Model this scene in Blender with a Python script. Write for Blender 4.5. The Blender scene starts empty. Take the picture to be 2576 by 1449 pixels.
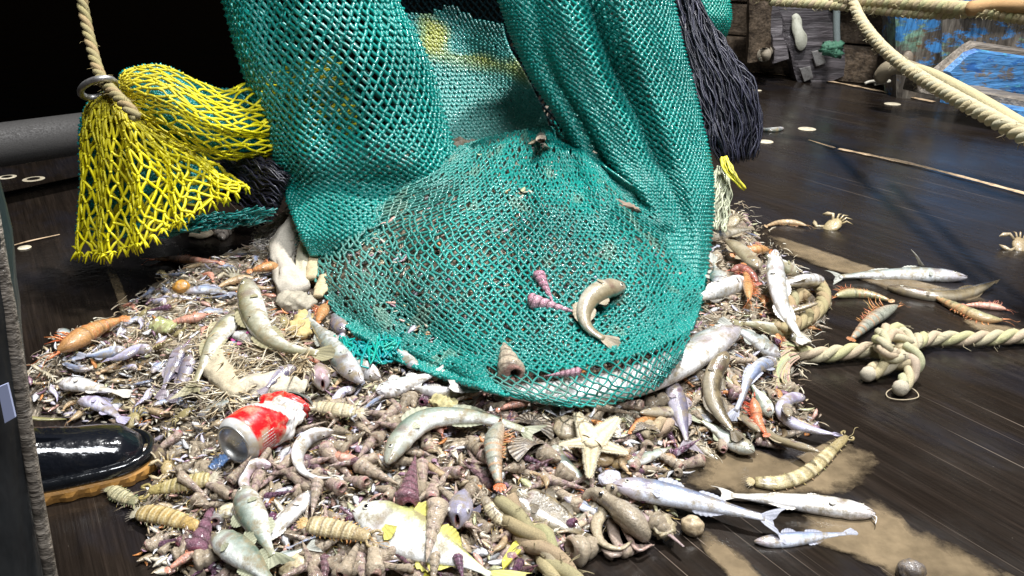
import bpy, math, random
import numpy as np
from mathutils import Vector, noise
rnd = random.Random(7)
NR = np.random.RandomState(7)
C = bpy.context.scene.collection
scene = bpy.context.scene

# ---------------------------------------------------------------- camera, sky, lamps, exposure
PITCH = math.radians(22.6); FPX = 2143.0; CAM = Vector((0, 0, .65))
cd = bpy.data.cameras.new('camera'); cam = bpy.data.objects.new('camera', cd); C.objects.link(cam)
cam.location = CAM; cam.rotation_euler = (math.pi/2-PITCH, 0, 0)
cd.sensor_width = 36; cd.lens = 36*FPX/2576; cd.clip_start = .02; cd.clip_end = 500
scene.camera = cam
w = bpy.data.worlds.new('World'); scene.world = w; w.use_nodes = True
sky = w.node_tree.nodes.new('ShaderNodeTexSky'); sky.sky_type = 'NISHITA'; sky.sun_disc = False
sky.sun_elevation = math.radians(-4); sky.sun_rotation = math.radians(20)
bg = w.node_tree.nodes['Background']; bg.inputs[1].default_value = .02
w.node_tree.links.new(sky.outputs[0], bg.inputs[0])

def aim(o, target):
    d = Vector(target)-o.location
    o.rotation_euler = d.to_track_quat('-Z', 'Y').to_euler()
def spot(name, loc, target, energy, size, blend, rad, col):
    l = bpy.data.lights.new(name, 'SPOT'); l.energy = energy; l.spot_size = math.radians(size); l.spot_blend = blend
    l.shadow_soft_size = rad; l.color = col
    o = bpy.data.objects.new(name, l); o.location = loc; C.objects.link(o); aim(o, target); return o
spot('deck_floodlight', (.9, 2.0, 4.2), (.75, 1.9, 0), 1300, 80, .7, .16, (1, .985, .96))
al = bpy.data.lights.new('fill_lamp', 'AREA'); al.shape = 'RECTANGLE'; al.size = 1.8; al.size_y = 1.0; al.energy = 180; al.color = (.94, .965, 1)  # added fill lamp out of view, lifts and softens the shade
ao = bpy.data.objects.new('fill_lamp', al); ao.location = (.9, -.5, 3.6); C.objects.link(ao); aim(ao, (.9, 2.0, 0))
vs = scene.view_settings; vs.view_transform = 'Standard'; vs.look = 'None'; vs.exposure = .22; vs.gamma = 1
try: vs.use_curve_mapping = False
except Exception: pass

# ---------------------------------------------------------------- measuring the place
_F = Vector((0, math.cos(PITCH), -math.sin(PITCH))); _U = Vector((0, math.sin(PITCH), math.cos(PITCH)))
def ray(px, py):
    return Vector((1, 0, 0))*(px-1288) + _U*(724.5-py) + _F*FPX
def PZ(px, py, z=0.):
    d = ray(px, py); return CAM + d*((z-CAM.z)/d.z)
def PY(px, py, Y):
    d = ray(px, py); return CAM + d*(Y/d.y)
def mpp(p):                                  # metres per display pixel at a point
    return (p-CAM).dot(_F)/FPX
# heap height field
HX0, HX1, HY0, HY1, HR = -1.5, 1.5, .45, 2.6, .01
gx = np.arange(HX0, HX1+HR/2, HR); gy = np.arange(HY0, HY1+HR/2, HR)
GX, GY = np.meshgrid(gx, gy)
def poly_dist(poly):
    inside = np.zeros(GX.shape, bool); dist = np.full(GX.shape, 9.)
    n = len(poly)
    for i in range(n):
        x1, y1 = poly[i]; x2, y2 = poly[(i+1) % n]
        c = ((y1 > GY) != (y2 > GY))
        xi = (x2-x1)*(GY-y1)/((y2-y1) if abs(y2-y1) > 1e-9 else 1e-9)+x1
        inside ^= c & (GX < xi)
        dx, dy = x2-x1, y2-y1
        t = np.clip(((GX-x1)*dx+(GY-y1)*dy)/(dx*dx+dy*dy+1e-12), 0, 1)
        dist = np.minimum(dist, np.hypot(GX-x1-t*dx, GY-y1-t*dy))
    return np.where(inside, dist, -dist)
heap_px = [(-60,1010),(60,930),(140,885),(230,830),(330,780),(350,715),(440,680),(570,640),(680,590),(760,500),
           (1000,430),(1500,430),(1800,500),(1890,540),(1930,610),(2050,700),(2080,800),(2020,870),(2010,960),(2110,1080),
           (2010,1140),(1860,1120),(1740,1150),(1700,1290),(1620,1340),(1500,1350),(1400,1420),(1420,1560),(1250,1700),(560,1700),(420,1480),(330,1400),
           (270,1290),(340,1200),(380,1120),(330,1060),(0,1080)]
hp = [PZ(x, y, 0) for x, y in heap_px]
D = poly_dist([(p.x, p.y) for p in hp])
def fbm(x, y, s, sc):
    return sum(noise.noise(Vector((x*s*2**k, y*s*2**k, sc+k)))/2**k for k in range(3))
NZ = np.array([[fbm(x, y, 14, 3.) for x in gx] for y in gy])
t = np.clip(D/.13, 0, 1); Hh = .052*t*t*(3-2*t)*(1+.18*NZ)
# thinner sheet of catch near the camera, where deck shows between shells
near = np.clip((GY-.72)/.3, 0, 1); Hh *= .35+.65*near
bag_px = [(735,560),(775,700),(845,800),(945,885),(1150,962),(1300,1012),(1450,1024),(1610,990),(1722,905),(1762,760),(1775,600)]
bp = [PZ(x, y, .05) for x, y in bag_px]
bpoly = [(p.x, p.y) for p in bp]+[(.47,1.75),(.42,2.0),(.1,2.15),(-.3,2.1),(-.55,1.95),(-.57,1.8)]
PEAK = (.02, 1.74)
ang = [math.atan2(y-PEAK[1], x-PEAK[0]) for x, y in bpoly]; rr = [math.hypot(x-PEAK[0], y-PEAK[1]) for x, y in bpoly]
o_ = np.argsort(ang); aa = np.array(ang)[o_]; ra = np.array(rr)[o_]
aa = np.concatenate([aa[-3:]-2*math.pi, aa, aa[:3]+2*math.pi]); ra = np.concatenate([ra[-3:], ra, ra[:3]])
TH = np.arctan2(GY-PEAK[1], GX-PEAK[0]); RN = np.hypot(GX-PEAK[0], GY-PEAK[1])/np.interp(TH, aa, ra)
M = np.where(RN < 1, .045+.205*(1-np.clip(RN, 0, 1)**2.0)*(1+.10*NZ), 0)
BAG = RN < 1
H = np.maximum(Hh, M); H = np.where(H < .003, -.01, H)
def hz(x, y):
    fx = min(max((x-HX0)/HR, 0), len(gx)-1.001); fy = min(max((y-HY0)/HR, 0), len(gy)-1.001)
    i, j = int(fx), int(fy); a, b = fx-i, fy-j
    return float((H[j, i]*(1-a)+H[j, i+1]*a)*(1-b)+(H[j+1, i]*(1-a)+H[j+1, i+1]*a)*b)
def PH(px, py, off=0.):                      # where a sight line meets the heap (or the deck)
    d = ray(px, py).normalized(); s = .5
    p = CAM+d*s
    while s < 8:
        p = CAM+d*s
        if p.z <= max(hz(p.x, p.y), 0)+off: break
        s += .006
    lo, hi = s-.006, s
    for _ in range(8):
        m = (lo+hi)/2; q = CAM+d*m
        if q.z <= max(hz(q.x, q.y), 0)+off: hi = m
        else: lo = m
    return CAM+d*hi

# ---------------------------------------------------------------- object helpers
USED = {}
def tag(o, label=None, cat=None, group=None, kind=None):
    for k, v in (('label', label), ('category', cat), ('group', group), ('kind', kind)):
        if v: o[k] = v
    return o
def empty(name, loc, label, cat, group=None):
    o = bpy.data.objects.new(name, None); o.location = loc; o.empty_display_size = .01; C.objects.link(o)
    return tag(o, label, cat, group)
class MB:
    def __init__(s): s.v = []; s.f = []; s.c = []; s.n = 0
    def add(s, v, f, c=(1, 1, 1)):
        v = np.asarray(v, float).reshape(-1, 3); k = len(v)
        s.v.append(v); s.f += [tuple(i+s.n for i in q) for q in f]
        c = np.asarray(c, float)
        s.c.append(np.tile(c, (k, 1)) if c.ndim == 1 else c); s.n += k
    def tube(s, pts, rad, n=6, c=(1, 1, 1), flat=1., up=None, caps=True):
        pts = [Vector(p) for p in pts]; m = len(pts)
        if not hasattr(rad, '__len__'): rad = [rad]*m
        V = []; u = Vector(up) if up is not None else Vector((.13, .21, 1)); cc = []
        carr = hasattr(c[0], '__len__')
        for i in range(m):
            T = (pts[min(i+1, m-1)]-pts[max(i-1, 0)])
            T = T.normalized() if T.length > 1e-9 else Vector((1, 0, 0))
            S = T.cross(u)
            if S.length < 1e-3: S = T.cross(Vector((1, 0, .3)))
            S.normalize(); W = S.cross(T).normalized()
            if up is None: u = W
            for k in range(n):
                a = 2*math.pi*k/n
                V.append(pts[i]+S*(rad[i]*math.cos(a))+W*(rad[i]*flat*math.sin(a))); cc.append(c[i] if carr else c)
        F = [(i*n+k, i*n+(k+1) % n, (i+1)*n+(k+1) % n, (i+1)*n+k) for i in range(m-1) for k in range(n)]
        if caps: F += [tuple(range(n-1, -1, -1)), tuple((m-1)*n+k for k in range(n))]
        s.add(V, F, np.array(cc))
    def ball(s, p, r, c=(1, 1, 1), nu=10, nv=7, sc=(1, 1, 1), rot=None, fn=None):
        V = []; cc = []
        for j in range(nv+1):
            th = math.pi*j/nv
            for i in range(nu):
                ph = 2*math.pi*i/nu
                d = Vector((math.sin(th)*math.cos(ph), math.sin(th)*math.sin(ph), math.cos(th)))
                q = Vector((d.x*sc[0], d.y*sc[1], d.z*sc[2]))*r*(fn(d) if fn else 1)
                if rot is not None: q = rot @ q
                V.append(Vector(p)+q); cc.append(c(d) if callable(c) else c)
        F = [(j*nu+i, j*nu+(i+1) % nu, (j+1)*nu+(i+1) % nu, (j+1)*nu+i) for j in range(nv) for i in range(nu)]
        s.add(V, F, np.array(cc))
    def build(s, name, mat, parent=None, smooth=True):
        me = bpy.data.meshes.new(name)
        V = np.concatenate(s.v) if s.v else np.zeros((0, 3))
        org = None
        if parent is not None:
            org = np.array(parent.location); 
            pp = parent.parent
            while pp is not None: org = org+np.array(pp.location); pp = pp.parent
            V = V-org
        me.from_pydata(V.tolist(), [], s.f)
        ca = me.color_attributes.new('Col', 'FLOAT_COLOR', 'POINT')
        cc = np.ones((len(V), 4), np.float32); cc[:, :3] = np.concatenate(s.c) if s.c else 1
        ca.data.foreach_set('color', cc.ravel())
        if smooth: me.polygons.foreach_set('use_smooth', [True]*len(me.polygons))
        me.materials.append(mat); me.update()
        o = bpy.data.objects.new(name, me); C.objects.link(o)
        if parent is not None: o.parent = parent
        return o
def fastmesh(name, V, Q, mat, parent=None, col=None, smooth=True):
    V = np.asarray(V, np.float32).copy(); Q = np.asarray(Q, np.int32)
    if parent is not None: V -= np.array(parent.location, np.float32)
    me = bpy.data.meshes.new(name); me.vertices.add(len(V)); me.vertices.foreach_set('co', V.ravel())
    k = Q.shape[1]
    me.loops.add(Q.size); me.loops.foreach_set('vertex_index', Q.ravel())
    me.polygons.add(len(Q)); me.polygons.foreach_set('loop_start', np.arange(0, Q.size, k, dtype=np.int32))
    try: me.polygons.foreach_set('loop_total', np.full(len(Q), k, np.int32))
    except Exception: pass
    me.polygons.foreach_set('use_smooth', [smooth]*len(Q))
    me.update(calc_edges=True)
    if col is not None:
        ca = me.color_attributes.new('Col', 'FLOAT_COLOR', 'POINT')
        cc = np.ones((len(V), 4), np.float32); cc[:, :3] = col; ca.data.foreach_set('color', cc.ravel())
    me.materials.append(mat); me.validate()
    o = bpy.data.objects.new(name, me); C.objects.link(o)
    if parent is not None: o.parent = parent
    return o
def crom(P, n, closed=False):                # resample a polyline smoothly at n points
    P = np.array([list(p) for p in P], float); m = len(P)
    if m == 2:
        t = np.linspace(0, 1, n)[:, None]; return P[0]*(1-t)+P[1]*t
    E = np.vstack([2*P[0]-P[1], P, 2*P[-1]-P[-2]])
    out = []
    for t in np.linspace(0, m-1-1e-6, n*4):
        i = int(t); f = t-i; a, b, c, d = E[i], E[i+1], E[i+2], E[i+3]
        out.append(.5*((2*b)+(c-a)*f+(2*a-5*b+4*c-d)*f*f+(3*b-a-3*c+d)*f**3))
    out = np.array(out); L = np.r_[0, np.cumsum(np.linalg.norm(np.diff(out, axis=0), axis=1))]
    s = np.linspace(0, L[-1], n)
    return np.stack([np.interp(s, L, out[:, k]) for k in range(P.shape[1])], 1)
def lerpc(a, b, t): return tuple(a[i]*(1-t)+b[i]*t for i in range(3))

# ---------------------------------------------------------------- materials
class NT:
    def __init__(s, name):
        s.m = bpy.data.materials.new(name); s.m.use_nodes = True; s.t = s.m.node_tree; s.b = s.t.nodes['Principled BSDF']
    def n(s, ty, **kw):
        x = s.t.nodes.new(ty)
        for k, v in kw.items():
            if k.startswith('i_'): x.inputs[k[2:].replace('_', ' ')].default_value = v
            else: setattr(x, k, v)
        return x
    def l(s, a, b): s.t.links.new(a, b)
    def noise(s, scale, detail=4, rough=.6, vec=None, coord='Object', mapscale=None, rot=None):
        tc = s.n('ShaderNodeTexCoord'); mp = s.n('ShaderNodeMapping')
        s.l(vec or tc.outputs[coord], mp.inputs[0])
        if mapscale: mp.inputs['Scale'].default_value = mapscale
        if rot: mp.inputs['Rotation'].default_value = rot
        x = s.n('ShaderNodeTexNoise'); x.inputs['Scale'].default_value = scale; x.inputs['Detail'].default_value = detail
        x.inputs['Roughness'].default_value = rough; s.l(mp.outputs[0], x.inputs['Vector']); return x.outputs[0]
    def ramp(s, fac, stops, interp='LINEAR'):
        r = s.n('ShaderNodeValToRGB'); r.color_ramp.interpolation = interp
        e = r.color_ramp.elements
        while len(e) < len(stops): e.new(.5)
        for q, (p, c) in zip(e, stops):
            q.position = p; q.color = (c, c, c, 1) if not hasattr(c, '__len__') else (*c[:3], 1)
        s.l(fac, r.inputs[0]); return r.outputs[0]
    def mix(s, a, b, fac, mode='MIX'):
        x = s.n('ShaderNodeMix', data_type='RGBA', blend_type=mode)
        for sock, v in ((x.inputs['Factor'], fac), (x.inputs['A'], a), (x.inputs['B'], b)):
            if hasattr(v, 'is_linked') or hasattr(v, 'links'): s.l(v, sock)
            elif hasattr(v, '__len__'): sock.default_value = (*v[:3], 1)
            else: sock.default_value = v
        return x.outputs['Result']
    def bump(s, h, strength=.3, dist=.002, prev=None):
        b = s.n('ShaderNodeBump'); b.inputs['Strength'].default_value = strength; b.inputs['Distance'].default_value = dist
        s.l(h, b.inputs['Height'])
        if prev: s.l(prev, b.inputs['Normal'])
        return b.outputs[0]
    def out(s, col=None, rough=None, normal=None, **kw):
        for sock, v in (('Base Color', col), ('Roughness', rough), ('Normal', normal)):
            if v is None: continue
            if hasattr(v, 'links'): s.l(v, s.b.inputs[sock])
            elif hasattr(v, '__len__'): s.b.inputs[sock].default_value = (*v[:3], 1)
            else: s.b.inputs[sock].default_value = v
        for k, v in kw.items(): s.b.inputs[k.replace('_', ' ')].default_value = v
        return s.m

def m_attr(name, rough=.3, nscale=400, namt=.35, bscale=600, bstr=.4, bdist=.001, coat=0., mud=0., mudcol=(.16,.12,.07), mudscale=60, sss=0., spec=.5, metal=0.):
    k = NT(name); a = k.n('ShaderNodeVertexColor', layer_name='Col').outputs[0]
    nz = k.noise(nscale, 5, .65)
    c = k.mix(a, k.ramp(nz, [(.25, 1-namt), (.75, 1+namt*.3)]), 1., 'MULTIPLY')
    if mud:
        nm = k.noise(mudscale, 5, .7); c = k.mix(c, mudcol, k.ramp(nm, [(.62-mud*.5, 0), (.8-mud*.5, .85)]))
    b = k.bump(k.noise(bscale, 3, .6), bstr, bdist)
    r = k.ramp(k.noise(nscale*.7, 3), [(.3, rough*.6), (.7, min(1, rough*1.5))])
    m = k.out(c, r, b); k.b.inputs['Coat Weight'].default_value = coat; k.b.inputs['Coat Roughness'].default_value = .08
    k.b.inputs['Specular IOR Level'].default_value = spec; k.b.inputs['Metallic'].default_value = metal
    if sss:
        k.b.inputs['Subsurface Weight'].default_value = sss; k.b.inputs['Subsurface Scale'].default_value = .004
        k.b.inputs['Subsurface Radius'].default_value = (1, .6, .4)
    return m
M_FISH = m_attr('fish_skin', .2, 260, .3, 420, .35, .0018, coat=.75, mud=.32, mudcol=(.24,.19,.11), mudscale=60)
M_SHRIMP = m_attr('shrimp_shell', .28, 350, .5, 450, .6, .002, coat=.4, mud=.12, mudcol=(.25,.18,.09))
M_EYE = m_attr('fish_eye', .08, 50, 0., 10, 0., coat=1.)
M_FIN = m_attr('fin_membrane', .4, 700, .45, 900, .6, .001)
M_SHELLC = m_attr('sea_shell', .3, 300, .5, 700, .6, .0012, coat=.25, mud=.3, mudcol=(.19,.14,.085), mudscale=110)
M_MATTE = m_attr('dull_matter', .7, 300, .4, 500, .6, .0015)
M_TEAL = m_attr('teal_twine', .3, 900, .35, 2600, .6, .0006, coat=.25, spec=.6)
M_TEALM = m_attr('shaded_twine', .8, 900, .35, 2600, .6, .0006, spec=.08)  # matte twine for the back net, whose shade is in its colour
M_YEL = m_attr('yellow_twine', .42, 900, .3, 2200, .6, .0006)
M_DARKTW = m_attr('black_twine', .35, 900, .4, 2000, .6, .0006, spec=.6)
M_ROPE = m_attr('rope_fibre', .65, 700, .5, 1500, 1., .0014)
M_WEED = m_attr('weed_strands', .5, 300, .45, 900, .5, .001, coat=.15)

def m_rand(name, stops, rough=.32, mud=.45, mudcol=(.47,.38,.27), nscale=260, bscale=500):
    k = NT(name); oi = k.n('ShaderNodeObjectInfo').outputs['Random']
    base = k.ramp(oi, stops); a = k.n('ShaderNodeVertexColor', layer_name='Col').outputs[0]
    c = k.mix(base, a, 1., 'MULTIPLY')
    nz = k.noise(14, 6, .75)
    c = k.mix(c, k.ramp(nz, [(.3, .3), (.5, .85), (.72, 1.25)]), 1., 'MULTIPLY')
    nm = k.noise(5, 6, .75); c = k.mix(c, mudcol, k.ramp(nm, [(.66-mud*.5, 0), (.8-mud*.5, .9)]))
    b = k.bump(k.noise(11, 6, .75), 1., .004)
    b = k.bump(k.noise(45, 3, .6), .8, .0014, b)
    r = k.ramp(k.noise(12, 4), [(.35, rough*.4), (.65, rough*1.8)])
    k.out(c, r, b); k.b.inputs['Coat Weight'].default_value = .3; k.b.inputs['Coat Roughness'].default_value = .1
    return k.m
M_TURB = m_rand('muddy_turret_shell', [(0, (.48,.38,.27)), (.25, (.6,.5,.38)), (.4, (.30,.21,.18)), (.55, (.56,.40,.36)), (.75, (.40,.27,.28)), (1, (.64,.55,.42))])
M_TURP = m_rand('purple_turret_shell', [(0, (.15,.06,.12)), (.4, (.25,.13,.2)), (.7, (.2,.09,.1)), (1, (.3,.2,.23))], .22, .12)
M_WHEB = m_rand('muddy_whelk_shell', [(0, (.50,.42,.29)), (.4, (.36,.29,.21)), (.7, (.5,.38,.28)), (1, (.6,.52,.38))], .35, .55)
M_PALE = m_rand('pale_shell', [(0, (.62,.55,.42)), (.5, (.5,.4,.27)), (1, (.62,.58,.55))], .3, .15)
# ---------------------------------------------------------------- the setting
VP = PZ(-120, -168, 0)                       # towards which the deck boards run (through the camera's foot)
ddir = Vector((-1408, 0, 0))+_U*892+_F*FPX; ddir.z = 0; ddir.normalize(); DROT = math.atan2(ddir.y, ddir.x)
def m_deck():
    k = NT('wet_deck_wood'); geo = k.n('ShaderNodeNewGeometry').outputs['Position']
    r1 = k.n('ShaderNodeVectorRotate', rotation_type='Z_AXIS'); k.l(geo, r1.inputs[0]); r1.inputs['Angle'].default_value = -DROT
    v = r1.outputs[0]
    def st(scale, ms, det=5, ro=.6):
        mp = k.n('ShaderNodeMapping'); mp.inputs['Scale'].default_value = ms; k.l(v, mp.inputs[0])
        x = k.n('ShaderNodeTexNoise'); x.inputs['Scale'].default_value = scale; x.inputs['Detail'].default_value = det; x.inputs['Roughness'].default_value = ro
        k.l(mp.outputs[0], x.inputs['Vector']); return x.outputs[0]
    grain = st(1, (3, 90, 1)); big = st(3, (1, 2.2, 1)); fine = st(1, (9, 420, 1), 3); scr = st(1, (1.1, 260, 1), 2, .4); spk = st(240, (1, 1, 1), 2)
    c = k.ramp(grain, [(.2, (.007,.0052,.0042)), (.5, (.013,.0095,.0073)), (.8, (.024,.017,.013))])
    c = k.mix(c, (.013,.013,.018), k.ramp(big, [(.5, 0), (.62, .55)]))
    c = k.mix(c, (.03,.022,.012), k.ramp(st(2.2, (1, 1.6, 1)), [(.55, 0), (.75, .4)]))
    c = k.mix(c, k.ramp(fine, [(.35, .7), (.65, 1.25)]), 1., 'MULTIPLY')
    c = k.mix(c, (.30,.24,.19), k.ramp(scr, [(.71, 0), (.75, .5)]))
    c = k.mix(c, (.35,.3,.25), k.ramp(spk, [(.76, 0), (.79, .6)]))
    b = k.bump(grain, .3, .0015); b = k.bump(fine, .2, .0008, b); b = k.bump(st(60, (1, 1, 1), 3), .25, .002, b)
    r = k.ramp(st(5, (1, 2, 1)), [(.3, .1), (.7, .34)])
    return k.out(c, r, b)
M_DECK = m_deck()
def sheet(name, pts, z, mat, parent=None):
    mb = MB(); mb.add([(x, y, z) for x, y in pts], [tuple(range(len(pts)))]); return mb.build(name, mat, parent, False)
deck = sheet('deck', [(-5,-2),(5,-2),(5,6),(1.2,5.2),(.5,4.6),(-.3,2.9),(-4,2.55),(-5,2.5)], 0, M_DECK); tag(deck, kind='structure')
M_SEA = NT('night_sea'); M_SEA = M_SEA.out((.002,.003,.004), .15, M_SEA.bump(M_SEA.noise(3, 5), .4, .1))
sea = sheet('sea_water', [(-200,-200),(200,-200),(200,200),(-200,200)], -1.2, M_SEA); tag(sea, kind='structure')

def m_mudfilm():
    k = NT('thin_mud'); n1 = k.noise(9, 4, .6); n2 = k.noise(55, 5, .7)
    c = k.ramp(n1, [(.3, (.11,.082,.05)), (.55, (.22,.165,.10)), (.75, (.17,.125,.078))])
    c = k.mix(c, k.ramp(n2, [(.3, .75), (.7, 1.1)]), 1., 'MULTIPLY')
    m = k.out(c, .22, k.bump(n2, .3, .0015)); va = k.n('ShaderNodeVertexColor', layer_name='Col').outputs[0]
    n3 = k.noise(26, 6, .75); ad = k.n('ShaderNodeMath', operation='ADD'); sp = k.n('ShaderNodeSeparateColor'); k.l(va, sp.inputs[0]); k.l(sp.outputs[0], ad.inputs[0])
    r3 = k.ramp(n3, [(.25, 0), (.75, .7)]); k.l(r3, ad.inputs[1]); k.l(k.ramp(ad.outputs[0], [(.36, 0), (.85, .85)]), k.b.inputs['Alpha']); return m
M_MUD = m_mudfilm()
def film(name, px, z, mat, rag=.004, seed=0, z1=None):          # thin ragged sheet lying on the deck
    P = [PZ(x, y, z) for x, y in px]; P = crom(P+[P[0]], 90)[:-1]; c = P.mean(0); out = []
    for i, p in enumerate(P):
        n_ = fbm(p[0]*6, p[1]*6, 4, seed)*rag*2; d = (p-c)/np.linalg.norm(p-c); out.append(p+d*n_)
    mb = MB(); n = len(out); V = []; CC = []; K_ = 12
    for j in range(K_+1):
        f = j/K_
        for q in out: g = c+(q-c)*(f*1.04); V.append((g[0], g[1], z+.001*(1-f))); CC.append((min(1, (1-f)*1.7),)*3)
    mb.add(V, [(j*n+i, j*n+(i+1) % n, (j+1)*n+(i+1) % n, (j+1)*n+i) for j in range(K_) for i in range(n)], np.array(CC))
    o = mb.build(name, mat, None, True); return tag(o, kind='structure')
film('muddy_water', [(1740,1165),(1800,1130),(1870,1125),(1990,1150),(2110,1105),(2200,1180),(2120,1230),(2000,1250),(1880,1240),(1750,1225)], .003, M_MUD, .008, 1)
film('muddy_water', [(2010,1290),(2200,1270),(2330,1340),(2450,1400),(2560,1490),(2480,1600),(2380,1590),(2300,1470),(2140,1400),(2020,1350)], .003, M_MUD, .008, 2)
film('muddy_water', [(1755,1335),(1800,1350),(1900,1430),(2050,1580),(1960,1600),(1850,1470),(1775,1390)], .003, M_MUD, .004, 3)
film('muddy_water', [(1925,590),(1950,592),(2100,640),(2250,690),(2420,735),(2480,760),(2300,745),(2180,710),(2050,665),(1960,625)], .003, M_MUD, .006, 4)
film('muddy_water', [(262,650),(275,655),(300,700),(328,770),(345,800),(310,800),(290,740),(270,690)], .003, M_MUD, .002, 5)
film('muddy_water', [(2420,800),(2480,810),(2576,830),(2640,860),(2540,850),(2450,830)], .003, M_MUD, .004, 6)
k = NT('seam_caulk'); M_CAULK = k.out(k.ramp(k.noise(40, 5, .7), [(.3, (.10,.07,.045)), (.5, (.5,.36,.22)), (.8, (.62,.5,.38))]), .5)
def seam(px, wpx, mat, name='deck_seam'):
    P = crom([PZ(x, y, .004) for x, y in px], 60); mb = MB(); V = []
    for i, p in enumerate(P):
        T = P[min(i+1, 59)]-P[max(i-1, 0)]; T /= np.linalg.norm(T); S = np.array((-T[1], T[0], 0))
        h = .5*wpx*mpp(Vector(p))*(1+.9*fbm(p[0], p[1], 14, 5.))
        V += [p-S*h, p+S*h+np.array((0, 0, .001))]
    mb.add(V, [(2*i, 2*i+1, 2*i+3, 2*i+2) for i in range(59)]); return tag(mb.build(name, mat), kind='structure')
seam([(2035,352),(2100,372)], 9, M_CAULK); seam([(2110,374),(2300,414),(2576,486),(2700,520)], 15, M_CAULK)
seam([(1895,180),(2060,200),(2200,226),(2350,256)], 12, M_CAULK)
seam([(-40,640),(60,610),(150,590)], 3, M_CAULK)

M_CREAM = NT('treenail_wood'); M_CREAM = M_CREAM.out(M_CREAM.ramp(M_CREAM.noise(90, 4), [(.3, (.42,.36,.25)), (.7, (.68,.62,.48))]), .5)
for i, (x, y, a, ring, lab) in enumerate([(1868,190,17,0,'pale wooden plug in the deck at the foot of the bulwark'),(1905,228,11,0,'small pale plug in the deck below the leaning timber'),
     (2030,325,22,0,'pale round plug in the deck beside the orange seam'),(1925,357,20,0,'pale oval plug in the deck beside the black twine tassel'),
     (2245,262,20,0,'pale round plug in the deck under the heavy rope'),(2530,270,22,0,'pale round plug in the deck below the blue timber'),
     (85,452,26,1,'pale ring shaped plug in the deck in front of the grey drum'),(18,447,22,1,'worn plug in the deck at the end of the grey drum'),(62,624,16,0,'silvery plug in the dark deck in front of the yellow net')]):
    p = PZ(x, y, 0); r = a*mpp(p)
    mb = MB()
    n = 20; ring_ = [(math.cos(2*math.pi*j/n), math.sin(2*math.pi*j/n)) for j in range(n)]
    if ring:
        V = [p+Vector((c*r, s*r, .002)) for c, s in ring_]+[p+Vector((c*r*.6, s*r*.6, .003)) for c, s in ring_]
        F = [(j, (j+1) % n, n+(j+1) % n, n+j) for j in range(n)]
    else:
        V = [p+Vector((c*r, s*r, .001)) for c, s in ring_]+[p+Vector((c*r*.93, s*r*.93, .0022)) for c, s in ring_]
        F = [(j, (j+1) % n, n+(j+1) % n, n+j) for j in range(n)]+[tuple(n+j for j in range(n))]
    mb.add(V, F); tag(mb.build('deck_plug', M_CREAM), lab, 'deck plug', 'plugs in the deck boards')

# --- weathered timber materials
def m_wood(name, dark, mid, light, stretch=(2, 40, 40), paint=None, rough=.5, moss=0):
    k = NT(name); a = k.noise(1, 6, .65, mapscale=stretch); b_ = k.noise(6, 5, .7); fi = k.noise(1, 3, .6, mapscale=tuple(x*5 for x in stretch))
    c = k.ramp(a, [(.3, dark), (.5, mid), (.72, light)])
    if paint:
        for i, (pc, lo, hi, sc) in enumerate(paint):
            f = k.noise(sc, 6, .72, mapscale=(1, 1.3, 1.6+i*.4)); c = k.mix(c, pc, k.ramp(f, [(lo, 0), (hi, .95)]))
    c = k.mix(c, k.ramp(fi, [(.35, .55), (.6, 1.15)]), 1., 'MULTIPLY')
    b = k.bump(a, .9, .01); b = k.bump(fi, .8, .004, b); b = k.bump(b_, .4, .006, b)
    return k.out(c, k.ramp(b_, [(.3, rough*.6), (.7, rough*1.3)]), b)
M_WD = m_wood('dark_wet_timber', (.012,.010,.012), (.07,.06,.066), (.2,.18,.19))
M_WB = m_wood('brown_bulwark_board', (.03,.02,.014), (.12,.088,.06), (.24,.18,.13), (20, 2, 20))
M_BL = m_wood('blue_painted_timber', (.03,.025,.02), (.1,.085,.07), (.2,.18,.15), (20, 20, 3), [((.2,.36,.26), .52, .60, 3), ((.05,.22,.52), .53, .58, 4.5), ((.17,.09,.04), .6, .66, 6)])
M_BL2 = m_wood('bright_blue_timber', (.03,.03,.03), (.12,.11,.1), (.22,.2,.17), (3, 25, 25), [((.06,.21,.46), .40, .47, 9), ((.02,.10,.32), .54, .60, 17), ((.08,.36,.5), .6, .66, 13), ((.16,.08,.04), .60, .64, 11), ((.2,.18,.15), .64, .68, 21)])
M_GW = m_wood('grey_bare_timber', (.08,.07,.055), (.2,.17,.14), (.34,.3,.25), (3, 30, 30))
M_WHITE = NT('white_filler'); M_WHITE = M_WHITE.out(M_WHITE.ramp(M_WHITE.noise(30, 5, .7), [(.28, (.12,.11,.08)), (.4, (.42,.42,.34)), (.7, (.55,.55,.47))]), .6, M_WHITE.bump(M_WHITE.noise(60, 4), .5, .004))
M_STEEL = NT('worn_steel'); M_STEEL = M_STEEL.out(M_STEEL.ramp(M_STEEL.noise(40, 5, .7), [(.3, (.12,.1,.09)), (.5, (.42,.41,.4)), (.8, (.6,.6,.58))]), .38, M_STEEL.bump(M_STEEL.noise(120, 4), .3, .002), Metallic=.75)

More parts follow.
